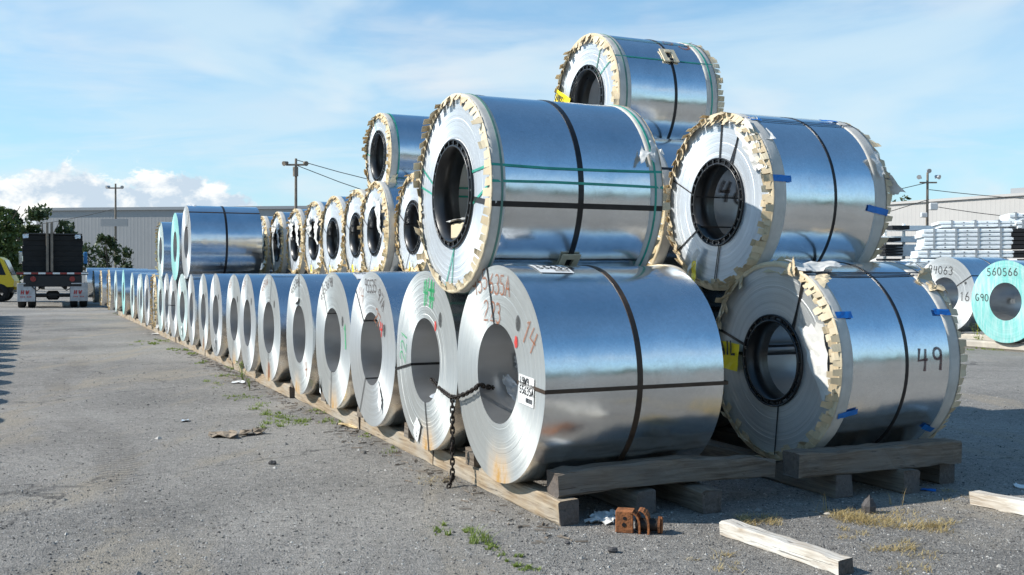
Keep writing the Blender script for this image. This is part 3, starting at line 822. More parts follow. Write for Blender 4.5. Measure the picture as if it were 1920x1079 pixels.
# wood round the yard behind the camera, seen in the polished coils
rnd = random.Random(3); mb = MB()
for k in range(9000):
    a_ = R(rnd.uniform(78, 290)); d = rnd.uniform(70, 100); hh = (5.5 + 2.0*math.sin(a_*9) + 1.2*math.sin(a_*23+1))
    p_ = Vector((math.sin(a_)*d, math.cos(a_)*d, hh*rnd.random()**.7)); s_ = rnd.uniform(.8, 1.6)
    n1 = Vector((rnd.gauss(0, 1), rnd.gauss(0, 1), rnd.gauss(0, .7))).normalized(); n2 = n1.cross(Vector((rnd.gauss(0, 1), rnd.gauss(0, 1), rnd.gauss(0, 1)))).normalized()
    mb.add([p_-n1*s_, p_+n2*s_*.7, p_+n1*s_, p_-n2*s_*.7], [(0, 1, 2, 3)])
tag(mb.build('wood', 'leaf_dark'), 'line of trees round the yard, seen mirrored in the coils', None, None, 'stuff')
# ------------------------------------------------------------------ timbers
def timber(name, label, p0, p1, w_, h_, m='wood_tan', group=None, seed=0, cat='timber', bow=0.0, rough=0.004, n=10, ragged=False, rz=0):
    """p0, p1: centres of the underside at both ends"""
    rnd = random.Random(seed); p0, p1 = Vector(p0), Vector(p1); L = (p1-p0).length
    mb = MB(); vs = []; bv = min(w_, h_)*.07
    prof = [(-w_/2+bv, 0), (w_/2-bv, 0), (w_/2, bv), (w_/2, h_-bv), (w_/2-bv, h_), (-w_/2+bv, h_), (-w_/2, h_-bv), (-w_/2, bv)]
    for i in range(n+1):
        x_ = L*i/n; zb = bow*4*(i/n)*(1-i/n)
        for j, (a_, b_) in enumerate(prof):
            k = rough*(1.6 if i in (0, 1, n-1, n) else 1.0)
            if ragged and i > n*.62 and b_ > h_*.5: b_ = b_ - h_*rnd.uniform(.05, .6)*(i/n-.5)
            vs.append((x_ + (rnd.uniform(-.006, .006) if i in (0, n) else 0), a_ + rnd.uniform(-k, k), max(0.0, b_ + rnd.uniform(-k, k)) + zb))
    q = len(prof)
    mb.add(vs, [(i*q+k, (i+1)*q+k, (i+1)*q+(k+1) % q, i*q+(k+1) % q) for i in range(n) for k in range(q)], 0)
    mb.add(vs[:q], [tuple(range(q))], 1); mb.add(vs[-q:], [tuple(range(q))[::-1]], 1)
    o = mb.build(name, [m, 'wood_end'])
    d = p1-p0
    o.location = p0; o.rotation_euler = (0, -math.atan2(d.z, math.hypot(d.x, d.y)), math.atan2(d.y, d.x))
    return tag(o, label, cat, group)
TZ = 0.135
gA = 'bearer timbers laid under the coil rows'
words = ['nearest', 'second', 'third', 'fourth', 'fifth', 'sixth', 'seventh', 'eighth', 'ninth', 'tenth', 'eleventh', 'twelfth', 'thirteenth', 'fourteenth', 'fifteenth', 'sixteenth', 'seventeenth', 'eighteenth', 'nineteenth', 'twentieth', 'twenty-first', 'twenty-second', 'twenty-third', 'twenty-fourth', 'twenty-fifth']
ss = -0.65; k = 0
rl = random.Random(5)
while ss < 30:
    ln = [2.0, 1.9, 2.6][k % 3]; dt = rl.uniform(-.02, .02)
    lab = 'squared tan bearer timber whose near end juts out under the chained coil' if k == 0 else f'{words[k]} tan bearer timber back from the near end, along the front of the coil row'
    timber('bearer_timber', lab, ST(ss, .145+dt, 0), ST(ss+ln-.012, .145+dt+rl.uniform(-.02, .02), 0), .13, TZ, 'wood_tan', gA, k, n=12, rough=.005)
    ss += ln; k += 1
for (t_, s0_, s1_, lab) in ((.67, -.60, 9, 'bearer timber with sunlit slanted end between two others under the near coil'), (1.03, -.74, 9, 'shaded bearer timber end below the right half of the near bare coil')):
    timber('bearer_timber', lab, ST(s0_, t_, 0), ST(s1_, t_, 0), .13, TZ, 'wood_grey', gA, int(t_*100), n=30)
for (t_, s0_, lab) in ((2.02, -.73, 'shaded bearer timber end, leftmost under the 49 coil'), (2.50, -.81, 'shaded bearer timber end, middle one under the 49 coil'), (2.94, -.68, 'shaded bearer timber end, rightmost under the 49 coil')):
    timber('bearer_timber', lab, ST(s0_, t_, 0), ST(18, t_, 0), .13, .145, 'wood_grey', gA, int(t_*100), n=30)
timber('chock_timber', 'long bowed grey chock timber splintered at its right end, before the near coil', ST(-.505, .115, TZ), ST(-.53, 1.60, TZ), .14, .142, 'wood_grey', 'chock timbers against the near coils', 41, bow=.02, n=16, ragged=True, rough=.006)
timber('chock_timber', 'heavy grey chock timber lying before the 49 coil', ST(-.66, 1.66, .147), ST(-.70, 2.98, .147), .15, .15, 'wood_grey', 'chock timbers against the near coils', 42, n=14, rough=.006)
timber('loose_timber', 'pale whitened timber lying loose in the right foreground', ground_at(1364, 1004), ground_at(1589, 1080), .09, .073, 'wood_pale', None, 51, n=12)
timber('loose_timber', 'pale loose timber cut by the right edge of the picture', ground_at(1830, 946), ground_at(1830, 946) + Vector((.52, -.9, 0)), .095, .08, 'wood_pale', None, 52, n=10)
#@@COILS
gR = 'bare coils of the front row'
xs = [932, 797, 700, 626, 559, 509, 470, 438, 406, 382, 361, 343, 328, 316, 303, 290, 278, 268, 259, 248, 232]
Ds = [1.30, 1.27, 1.27, 1.265, 1.25, 1.25, 1.25, 1.25, 1.26, 1.26, 1.25, 1.26, 1.25, 1.27, 1.25, 1.26, 1.25, 1.27, 1.26, 1.30, 1.40]
ROW = []
ords = ['', '', '', '', 'fifth', 'sixth', 'seventh', 'eighth', 'ninth', 'tenth', 'eleventh', 'twelfth', 'thirteenth', 'fourteenth', 'fifteenth', 'sixteenth', 'seventeenth', 'eighteenth', 'nineteenth', 'twentieth', 'twenty-first']
labs = {0: 'nearest bare coil with 955635A and 223 on its edge, chained to its neighbour',
        1: 'bare coil with green paint at top and rust below, left end of the chain',
        2: 'bare coil with 14 and 9553597A written on its edge, third from the near end',
        3: 'bare coil with 955369B on its edge and green streak, fourth from near end'}
sv = [0.0, 1.27, 2.54, 3.80, 5.06]
for i, (x_, D) in enumerate(zip(xs, Ds)):
    s = s_at(x_) if i > 4 else sv[i]
    if i > 4: s = max(s, ROW[-1][1] + (ROW[-1][2] + D)/2 + .004)
    near = i < 9
    lab = labs.get(i) or (f'{ords[i]} bare coil of the front row counted from the chained near end' if i < 20 else 'bare coil with turquoise painted edge at the far end of the front row')
    fm = 'coil_edge_turquoise' if i == 20 else ('coil_edge_rusty' if i in (0, 1, 3, 4, 5, 7, 9) else ('coil_edge_pale' if i in (11, 14, 19, 17) else 'coil_edge'))
    tt = [0, .0, -.01, .0, .01, .0, -.01, .01, 0, .02, -.02][i % 11]
    c = coil(s, tt, TZ + D/2, D, 1.175 if i == 0 else 1.20, lab, gR, 0.30, 'steel_satin' if i % 3 else 'steel_bright', fm, 112 if i < 3 else 80 if near else 48, 12 if near else 5)
    if i > 3: c.rotation_euler.z += R(random.uniform(-1.6, 1.6)); c.location = ST(s, tt + random.uniform(-.04, .03), TZ + D/2)
    ROW.append((c, s, D))
    if i > 0: eye_strap(c, D, .30, 1.20, [0, 185, 48, 55, 92, 108, 100, 95, 80, 99, 120, 70][i % 12] if i != 1 else 350, .012 if i > 1 else .018)
    if i in (2, 3, 5, 7, 9): eye_strap(c, D, .30, 1.20, [0, 0, 300, 275, 0, 272, 0, 280, 0, 268][i], .012)
    if i > 4: spot(c, -.30 + random.uniform(-.05, .02), .28, .03, .05, 'spray_black')
tabs(ROW[15][0], 1.26, 1.2, lambda a_, r_: abs(r_.gauss(40, 25)), far=True, layers=2)
c1 = ROW[0][0]; D = 1.30
eye_strap(c1, D, .30, 1.2, 77, .016, thb=83)
eye_strap(c1, D, .30, 1.2, 184, .022, 'strap_brown')
circ_strap(c1, D, .60, .034, 'strap_brown')
writing(c1, '955', face_map(.37, .455, 14), .125, .013, 'crayon_brown', .66)
writing(c1, '635A', face_map(.12, .49, -6), .120, .013, 'crayon_brown', .66)
writing(c1, '2', face_map(.205, .315, 0), .125, .013, 'crayon_brown')
writing(c1, '23', face_map(.105, .315, -4), .120, .013, 'crayon_brown', .7)
writing(c1, '14', face_map(-.34, .24, -34), .15, .014, 'crayon_brown', .62)
spot(c1, -.30, .315, .032, .05, 'spray_black'); spot(c1, -.275, .205, .024, .038, 'spray_red')
sticker(c1, face_map(-.31, -.135, -4, .005), .20, .165, ['19W9', '55635A'], .042)
sticker(c1, outer_map(.17, 112, .65, .005, -2), .22, .20, ['19W9', '55635A'], .055)
crumpled(c1, [(.05, .02, .655), (.09, -.02, .655), (.12, .02, .66), (.07, .05, .655)], 'label_paper', 'paper_scrap', 2, .004)
crumpled(c1, [(.25, .27, -.02), (.50, .28, -.02), (.50, .27, .08), (.25, .27, .08)], 'clear_film', 'film_tag', 3, .006, 4)
crumpled(c1, [(.12, .22, -.05), (.20, .24, -.03), (.26, .20, -.17), (.18, .18, -.20)], 'clear_film', 'film_tag', 4, .012, 5)
c2 = ROW[1][0]
writing(c2, '1#', face_map(.06, .40, -8), .19, .026, 'spray_green', .7)
writing(c2, '44', face_map(.03, .42, -8), .17, .02, 'spray_green', .5, .1)
writing(c2, '221', face_map(.43, -.06, 78), .13, .012, 'spray_green', .62)
spot(c2, -.31, .30, .03, .055, 'spray_black'); spot(c2, -.22, .25, .02, .04, 'spray_red')
eye_strap(c2, 1.27, .30, 1.2, 262, .014, thb=268)
sticker(c2, face_map(.12, -.60, 62, .012), .15, .11, ['1044', '55'], .035, .006)
crumpled(c2, [(.06, .08, -.27), (.06, -.10, -.27), (.12, -.14, -.23), (.10, .06, -.25)], 'clear_film', 'film_tag', 4, .012, 6)
c3 = ROW[2][0]
writing(c3, '95535', face_map(.17, .47, -2), .105, .012, 'crayon_dark', .62, .05)
writing(c3, '97A', face_map(-.18, .43, -38), .10, .012, 'crayon_dark', .66, .05)
writing(c3, '14', face_map(.37, .37, -6), .14, .012, 'crayon_brown', .6)
writing(c3, '27', face_map(-.09, .24, -30), .12, .014, 'crayon_brown', .6)
writing(c3, '4', face_map(-.24, .12, -10), .12, .022, 'spray_red')
spot(c3, -.36, .17, .028, .055, 'spray_black')
crumpled(c3, [(-.01, -.21, -.24), (-.015, -.32, -.38), (-.02, -.30, -.48), (-.015, -.24, -.40)], 'label_paper', 'paper_tag', 3, .01, 8)
c4 = ROW[3][0]
writing(c4, '955369B', lambda u, v: (-.0035, (.50+v)*math.cos(R(138)-u/.50-R(0))*-1, (.50+v)*math.sin(R(138)-u/.50)), .085, .012, 'crayon_dark', .78, .05)
writing(c4, '1', face_map(-.40, -.06, 6), .22, .035, 'spray_green')
spot(c4, -.36, .19, .028, .05, 'spray_black')
sticker(c4, outer_map(.16, 116, .632, .005, 0), .20, .17, ['55369B'], .04)
crumpled(c4, [(-.01, .44, -.34), (-.02, .40, -.42), (-.02, .36, -.55), (-.01, .42, -.5)], 'label_paper', 'paper_tag', 2, .008, 9)
for i, tx in ((4, '95534B'), (5, '9551A'), (6, '9555'), (7, '955')):
    writing(ROW[i][0], tx, lambda u, v: (-.0035, (.50+v)*math.cos(R(130)-u/.50)*-1, (.50+v)*math.sin(R(130)-u/.50)), .085, .014, 'crayon_dark' if i in (4,) else 'crayon_brown', .78, .05)
writing(ROW[4][0], '4', face_map(-.30, -.42, 10), .16, .02, 'crayon_brown')
crumpled(ROW[4][0], [(-.01, .22, .36), (-.03, -.06, .40), (-.03, -.04, .34), (-.01, .12, .31)], 'label_paper', 'paper_tag', 3, .012, 10)
crumpled(ROW[6][0], [(.05, -.05, -.12), (.05, -.26, -.14), (.05, -.26, -.25), (.05, -.02, -.28)], 'clear_film', 'film_tag', 3, .02, 11)
for i in (8, 11, 13): crumpled(ROW[i][0], [(-.01, .06, -.36), (-.02, -.06, -.38), (-.02, -.08, -.52), (-.01, .0, -.56)], 'label_paper' if i % 2 else 'clear_film', 'paper_tag', 3, .012, i)
for i in range(5, 20, 2):
    if i % 4 == 1: spot(ROW[i][0], -.02, -.50, .05, .10, 'crayon_brown')
# small blocks wedged between the coils on the front bearer
gC = 'small wedge blocks between the front row coils'
for i in range(11):
    s0_ = (ROW[i][1] + ROW[i+1][1])/2 - .0
    for dt, sg in ((.10, -1), (.16, 1)):
        mb = MB(); wdt = .11
        mb.add([(-.06, -.05, 0), (.06, -.05, 0), (.06, .05, 0), (-.06, .05, 0), (-.06+.02*(sg > 0), -.05, .085), (.06-.02*(sg < 0), -.05, .085), (.06-.02*(sg < 0), .05, .085), (-.06+.02*(sg > 0), .05, .085)],
               [(0, 3, 2, 1), (4, 5, 6, 7), (0, 1, 5, 4), (1, 2, 6, 5), (2, 3, 7, 6), (3, 0, 4, 7)])
        o = mb.build('wedge_block', 'wood_grey')
        o.location = ST(s0_ + sg*.075, dt, TZ + .002); o.rotation_euler = (0, 0, A + R(90) + R(random.uniform(-6, 6)))
        own = 'behind' if sg > 0 else 'before'
        base = ['the nearest coil gap', 'the second coil gap', 'the third coil gap', 'the fourth coil gap', 'the fifth coil gap', 'the sixth coil gap', 'the seventh coil gap', 'the eighth coil gap', 'the ninth coil gap', 'the tenth coil gap', 'the eleventh coil gap'][i]
        tag(o, f'grey wedge block on the front bearer in {base}, {"farther" if sg > 0 else "nearer"} one of two', 'wooden block', gC)
# upper tier of the front row
def wrapped(s, t, z, D, L, label, rb=.30, far=False, seg=96, group='wrapped coils with cardboard tabbed rims', foldf=None, foldr=None, fb=.085, fm='coil_edge_white', layers=1, seed=1, wrapm='paper_grey', ring=.325, yaw=0, pitch=.052, sc=1.0):
    c = coil(s, t, z, D, L, label, group, rb, 'steel_bright', fm, seg, 16 if not far else 5, yaw)
    band(c, D, 0, fb, wrapm, seg=seg); band(c, D, L-fb, L, wrapm, seg=seg)
    edge_board(c, D, 0, 1, seg)
    if not far: edge_board(c, D, L, -1, seg)
    core_ring(c, ring, ring-.05, L, 48 if not far else 32)
    tabs(c, D, L, foldf or (lambda a_, r_: r_.gauss(14, 8)), False, far, layers, seed=seed, pitch=pitch, sc=sc)
    tabs(c, D, L, foldr or (lambda a_, r_: r_.gauss(75, 10)), True, far, 1, seed=seed+50, pitch=pitch, sc=sc)
    return c
def fT1(a_, r_):
    if 25 < a_ < 200 and False: return None
    if 80 < a_ < 165: return abs(r_.gauss(24, 10))
    if 0 < a_ < 80: return r_.gauss(58, 24)
    if a_ > 315: return abs(r_.gauss(40, 20))
    return 12 + abs(r_.gauss(0, 5))
T1 = wrapped(.63, -.035, 1.905, 1.285, 1.19, 'big wrapped coil with green and black straps on top of the near coils', foldf=fT1, foldr=lambda a_, r_: r_.gauss(12, 8) if r_.random() > .12 else 60, ring=.355, rb=.335, seed=11, pitch=.060, sc=1.06)
D = 1.285
circ_strap(T1, D, .60, .036); circ_strap(T1, D+.008, .062, .014, 'strap_green_dull'); circ_strap(T1, D+.008, 1.19-.05, .014, 'strap_green')
eye_strap(T1, D, .335, 1.19, 168, .016, 'strap_green', thb=160, sag=.01); eye_strap(T1, D, .335, 1.19, 177, .016, 'strap_green', thb=196, sag=-.006)
eye_strap(T1, D, .335, 1.19, 189, .034, 'strap_black')
eye_strap(T1, D, .335, 1.19, 21, .014, 'strap_green', thb=12); eye_strap(T1, D, .335, 1.19, 9, .014, 'strap_green', thb=2)
eye_strap(T1, D, .335, 1.19, 283, .012, 'strap_green', thb=262); eye_strap(T1, D, .335, 1.19, 272, .012, 'strap_green', thb=266)
def pad(parent, x_, th, rad, w_=.13, h_=.14):
    mp = outer_map(x_-w_/2, th, rad, .008)
    mb = MB()
    for (a0, b0, a1, b1) in ((0, 0, w_*.3, h_), (w_*.7, 0, w_, h_), (w_*.3, 0, w_*.7, h_*.25), (w_*.3, h_*.75, w_*.7, h_)):
        vs = []
        for dz in (0, .012):
            for (a_, b_) in ((a0, b0), (a1, b0), (a1, b1), (a0, b1)):
                p_ = Vector(mp(a_, b_)); er = Vector((0, p_.y, p_.z)).normalized(); vs.append(p_ + er*dz)
        mb.add(vs, [(0, 3, 2, 1), (4, 5, 6, 7), (0, 1, 5, 4), (1, 2, 6, 5), (2, 3, 7, 6), (3, 0, 4, 7)])
    o = mb.build('strap_pad', 'kraft_board', parent)
    q = MB(); vs, fs = patch(outer_map(x_-.018, th+1, rad, .020), .036, .05, 2, 2); q.add(vs, fs); q.build('strap_seal', 'dark_iron', o)
    return o
pad(T1, .60, 230, D/2)
crumpled(T1, [(.02, .03, .650), (.20, .02, .650), (.22, -.02, .652), (.04, -.03, .652)], 'label_paper', 'paper_scrap', 2, .003)
crumpled(T1, [(1.06, -.60, .30), (1.10, -.65, .26), (1.03, -.67, .18), (1.02, -.64, .22)], 'paper_white', 'torn_paper', 3, .012, 12)
crumpled(T1, [(1.12, -.59, .33), (1.16, -.61, .30), (1.12, -.66, .18), (1.10, -.65, .2)], 'paper_white', 'torn_paper', 3, .015, 13)
# rag of film and wood block lying in the bore
mb = MB(); mb.bbox((.02, -.12, -.295), (.20, .10, -.19), .012); o = mb.build('padding_block', 'kraft_board', T1)
crumpled(T1, [(.0, .13, -.17), (.0, -.06, -.17), (.12, -.08, -.16), (.12, .14, -.16)], 'paper_white', 'torn_paper', 4, .014, 14)
# small top-tier and mirror coils at the far end of the front row
o = coil(14.05, 0, 1.97, 1.34, 1.25, 'mirror-bright coil lying on the far front row with a black strap round it', 'coils of the upper tier on the front row', .30, 'steel_bright', 'coil_edge', 80, 6)
circ_strap(o, 1.34, .62, .04); eye_strap(o, 1.34, .30, 1.25, 128, .02, 'strap_brown')
crumpled(o, [(.02, -.05, .69), (.16, -.1, .69), (.14, -.16, .58), (.04, -.14, .60)], 'label_paper', 'torn_paper', 2, .01, 15)
o = coil(15.45, -.03, 1.92, 1.32, 1.2, 'turquoise-edged coil squeezed behind the mirror-bright one', 'coils of the upper tier on the front row', .30, 'steel_bright', 'coil_edge_turquoise', 64, 5)
o = coil(18.3, 0.0, 1.90, 1.27, 1.2, 'farthest raised coil with pale edge on the front row', 'coils of the upper tier on the front row', .30, 'steel_bright', 'coil_edge_pale', 64, 5)
tabs(o, 1.27, 1.2, lambda a_, r_: r_.gauss(40, 20) if a_ < 90 or a_ > 270 else None, far=True)
# row B ------------------------------------------------------------
def fB1(a_, r_):
    if 60 < a_ < 118: return None
    return abs(r_.gauss(40, 20))
B1 = wrapped(-.10, 1.975, .145+.66, 1.32, .985, 'wrapped coil marked 49 on its barrel, with blue tape and yellow tag', foldf=fB1, foldr=lambda a_, r_: r_.gauss(74, 8), ring=.31, rb=.30, layers=2, seed=21, fm='coil_edge')
D = 1.32
circ_strap(B1, D, .53, .022)
eye_strap(B1, D, .27, .985, 118, .016, 'strap_black', thb=140); eye_strap(B1, D, .27, .985, 120.5, .014, 'strap_black', thb=134, sag=.02)
eye_strap(B1, D, .27, .985, 268, .012, 'strap_black', thb=255); eye_strap(B1, D, .27, .985, 17, .02, 'strap_black', thb=16); eye_strap(B1, D, .27, .985, 4, .02, 'strap_black', thb=4)
writing(B1, '49', outer_map(.62, 184, .66), .15, .018, 'marker_maroon', .85, .03)
tape(B1, outer_map(.015, 153, .664, .006), .13, .045); tape(B1, outer_map(.03, 209, .664, .006, 12), .15, .04)
tape(B1, outer_map(.84, 152, .664, .006, -4), .14, .045); tape(B1, outer_map(.81, 221, .664, .006, -22), .13, .04)
mb = MB(); vs, fs = patch(face_map(.545, -.09, -3, .03), .21, .19, 4, 4, .006); mb.add(vs, fs); o = mb.build('yellow_tag', 'yellow_tag', B1)
tb = MB(); strokes(tb, 'AIL', face_map(.53, .0, 4, .046), .10, .018, .62, .03); tb.build('lettering', 'ink', o)
crumpled(B1, [(-.03, -.30, .22), (-.03, -.52, .28), (-.03, -.60, -.18), (-.03, -.50, -.20)], 'paper_white', 'paper_note', 5, .010, 22)
crumpled(B1, [(-.02, .06, .60), (-.02, -.26, .57), (-.03, -.27, .68), (.10, .04, .70)], 'kraft_board', 'torn_paper', 5, .02, 23)
crumpled(B1, [(-.03, -.16, .66), (.34, -.20, .665), (.30, -.30, .63), (-.03, -.32, .60)], 'paper_white', 'torn_paper', 5, .016, 24)
crumpled(B1, [(-.01, -.30, .56), (.14, -.34, .59), (.13, -.43, .54), (.0, -.45, .48)], 'kraft_board', 'torn_paper', 5, .02, 25)
crumpled(B1, [(0.885, -.36, .58), (1.045, -.30, .60), (1.045, -.50, .46), (0.895, -.48, .48)], 'kraft_board', 'torn_paper', 4, .03, 26)
crumpled(B1, [(0.975, -.34, .56), (1.065, -.44, .50), (1.025, -.55, .36), (0.935, -.50, .40)], 'paper_white', 'torn_paper', 4, .03, 27)
def f48(a_, r_): return abs(r_.gauss(40, 20)) if not 95 < a_ < 128 else r_.gauss(50, 20)
C48 = wrapped(.54, 1.985, 1.905, 1.275, .985, 'wrapped coil marked 48 inside its bore, resting above the 49 coil', foldf=f48, foldr=lambda a_, r_: r_.gauss(72, 9), ring=.32, rb=.30, layers=2, seed=31, fb=.10)
D = 1.275
circ_strap(C48, D, .53, .020)
eye_strap(C48, D, .27, .985, 117, .016, 'strap_black', thb=128); eye_strap(C48, D, .27, .985, 119.5, .012, 'strap_black', thb=120, sag=.01); eye_strap(C48, D, .27, .985, 96, .02, 'strap_black', thb=96)
eye_strap(C48, D, .27, .985, 20, .010, 'strap_black', thb=12); eye_strap(C48, D, .27, .985, 274, .012, 'strap_black', thb=262); eye_strap(C48, D, .27, .985, 272, .010, 'strap_black', thb=258); eye_strap(C48, D, .27, .985, 326, .014, 'strap_black', thb=320)
writing(C48, '48', lambda u, v: (.22+u, .292*math.cos((v+.02)/.292), .292*math.sin((v+.02)/.292)), .17, .028, 'crayon_dark', .85, .03)
tape(C48, outer_map(-.005, 171, .640, .007, -1), .15, .045); tape(C48, outer_map(.81, 187, .640, .007, -10), .19, .045); tape(C48, outer_map(.04, 121, .640, .007), .10, .05); tape(C48, outer_map(.75, 112, .640, .009), .16, .05)
crumpled(C48, [(-.02, -.22, .50), (-.03, -.38, .58), (-.03, -.60, .20), (-.02, -.46, .18)], 'paper_white', 'paper_note', 5, .012, 32)
crumpled(C48, [(.02, -.30, .57), (.12, -.32, .57), (.10, -.52, .40), (.0, -.50, .40)], 'paper_white', 'torn_paper', 4, .014, 33)
crumpled(C48, [(0.975, -.52, .26), (1.015, -.60, .24), (1.145, -.66, .06), (1.085, -.58, .04)], 'paper_white', 'torn_paper', 3, .006, 34)
crumpled(C48, [(0.875, -.60, .32), (0.955, -.58, .35), (0.955, -.66, .18), (0.915, -.66, .16)], 'paper_white', 'torn_paper', 3, .008, 35)
crumpled(C48, [(-.04, .26, -.42), (-.05, .18, -.44), (-.05, .22, -.58), (-.04, .28, -.54)], 'yellow_tag', 'yellow_tag', 2, .01, 36)
crumpled(C48, [(-.04, .20, -.32), (-.05, .14, -.36), (-.05, .30, -.52), (-.04, .32, -.48)], 'paper_white', 'torn_paper', 2, .01, 37)
TOP = wrapped(2.46, 1.96, 2.93, 1.16, .99, 'highest coil of the pile, with brown 53 on top and a yellow tag', foldf=lambda a_, r_: abs(r_.gauss(16, 12)) if 60 < a_ < 300 else r_.gauss(45, 18), foldr=lambda a_, r_: r_.gauss(78, 10), ring=.315, rb=.30, layers=2, seed=41, fb=.11)
D = 1.16
circ_strap(TOP, D, .56, .026); circ_strap(TOP, D+.008, .065, .014, 'strap_green_dull'); circ_strap(TOP, D+.008, .93, .014, 'strap_green')
eye_strap(TOP, D, .27, .99, 120, .016, 'strap_green_dull', thb=128); eye_strap(TOP, D, .27, .99, 148, .010, 'strap_green', thb=140); eye_strap(TOP, D, .27, .99, 232, .02)
pad(TOP, .56, 150, D/2, .15, .15)
writing(TOP, '53', outer_map(.60, 118, D/2, .004, -30), .20, .022, 'crayon_brown', .75, .05)
mb = MB(); vs, fs = patch(face_map(.56, .06, -26, .04), .30, .13, 4, 3, .006); mb.add(vs, fs); o = mb.build('yellow_tag', 'yellow_tag', TOP)
tb = MB(); strokes(tb, 'TARKS', face_map(.54, .10, -26, .055), .06, .010, .62, .03); tb.build('lettering', 'ink', o)
# hidden and half hidden neighbours that carry the pile
gB = 'wrapped coils of the rear rows'
for i, (s, t, z, D, lab) in enumerate((
        (1.27, 1.95, .145+.655, 1.31, 'wrapped coil of the rear row just behind the 49 coil'),
        (1.85, 1.98, 1.90, 1.27, 'wrapped coil under the highest coil, strapped barrel seen between the big ones'),
        (3.12, 1.95, 1.90, 1.27, 'wrapped coil under the back of the highest coil'),
        (2.58, 1.93, .145+.65, 1.30, 'third wrapped coil of the rear row on the bearers'))):
    c = wrapped(s, t, z, D, 1.15, lab, far=True, seg=72, seed=60+i, group=gB)
    circ_strap(c, D, .5, .02); eye_strap(c, D, .27, 1.15, 150, .024); eye_strap(c, D, .27, 1.15, 165, .02)
    if i == 1: crumpled(c, [(-.02, -.36, .52), (.10, -.44, .46), (.06, -.66, .02), (-.05, -.62, .06)], 'paper_white', 'torn_paper', 4, .03, 66)
tier = [(775, 1.57), (703, 1.5), (668, 1.65), (625, 1.7), (589, 1.7), (554, 1.72), (520, 1.7), (492, 1.7)]
tl = ['wrapped coil half hidden behind the left rim of the big green-strapped coil', 'wrapped coil with torn paper directly under the raised small coil', 'wrapped coil left of the one under the raised small coil',
      'wrapped coil with plain black-ringed bore, fourth left of the big green-strapped coil', 'wrapped coil with paper flap hanging over its bore, left of the plain-bored one', 'narrow crumpled wrapped coil below the tall dark utility pole', 'wrapped coil with grey film at its right, left of the crumpled one', 'leftmost wrapped coil beside the mirror-bright coil']
prev = None
TS = []
for i, ((x_, t_), lab) in enumerate(zip(tier, tl)):
    s = s_at(x_, t_); TS.append((s, t_))
    D = [1.28, 1.29, 1.30, 1.31, 1.30, 1.22, 1.27, 1.25][i]
    c = wrapped(s, t_, 1.94, D, 1.15, lab, far=True, seg=64, seed=70+i, group=gB, foldf=lambda a_, r_: abs(r_.gauss(24, 22)), layers=2, wrapm='paper_white' if i in (3, 4) else 'paper_grey')
    c.rotation_euler.z += R(random.uniform(-2, 2)); eye_strap(c, D, .27, 1.15, 20, .014, thb=10); eye_strap(c, D, .27, 1.15, 300, .012, thb=290); circ_strap(c, D, .5, .02)
    rr = random.Random(90+i)
    if i in (1, 4, 5, 6, 7): crumpled(c, [(-.03, -.10, .42), (-.05, -.42, .36), (-.06, -.46, -.10), (-.04, -.22, .06)], 'paper_white' if i != 6 else 'clear_film', 'torn_paper', 4, .020, 80+i)
    if i in (0, 2, 3, 4): crumpled(c, [(-.03, .10 if i else .05, -.40), (-.04, .02, -.42), (-.04, 0, -.56), (-.03, .09, -.54)], 'yellow_tag', 'yellow_tag', 2, .01, 85+i)
    if i in (4, 5, 6): crumpled(c, [(-.03, .38, .36), (-.05, .08, .44), (-.05, .02, .20), (-.04, .2, .05)], 'paper_white', 'torn_paper', 4, .03, 95+i)
    crumpled(c, [(-.03, .10, -.50), (-.05, -.36, -.46), (-.07, -.32, -.62), (-.05, .04, -.64)], 'kraft_far', 'torn_paper', 5, .04, 97+i)
bs_ = [TS[0][0]-.7] + [(TS[i][0]+TS[i+1][0])/2 for i in range(len(TS)-1)] + [TS[-1][0]+.66]
for i, s in enumerate(bs_):
    tag(coil(s, 1.72, .145+.60, 1.20, 1.15, f'bottom coil of the rear row, {words[i]} behind the gap after the big pile' if i else 'bottom coil of the rear row nearest the big pile', gB, .30, 'steel_satin', 'coil_edge', 40, 3), None)
T3 = wrapped(7.86, 1.72, 2.98, 1.15, 1.12, 'small raised wrapped coil standing alone left of the big green-strapped coil', far=True, seg=80, seed=51, group=None, foldf=lambda a_, r_: abs(r_.gauss(20, 16)) if not (0 < a_ < 90) else r_.gauss(45, 20), layers=2, ring=.35, rb=.33)
circ_strap(T3, 1.158, .1, .016, 'strap_green'); eye_strap(T3, 1.15, .33, 1.12, 75, .014, 'strap_green', thb=72); eye_strap(T3, 1.15, .33, 1.12, 10, .014, 'strap_green', thb=5); eye_strap(T3, 1.15, .33, 1.12, 215, .012, 'strap_green_dull')
crumpled(T3, [(-.02, -.46, -.30), (.10, -.50, -.30), (.08, -.44, -.44), (-.02, -.38, -.46)], 'kraft_board', 'torn_paper', 4, .03, 52)
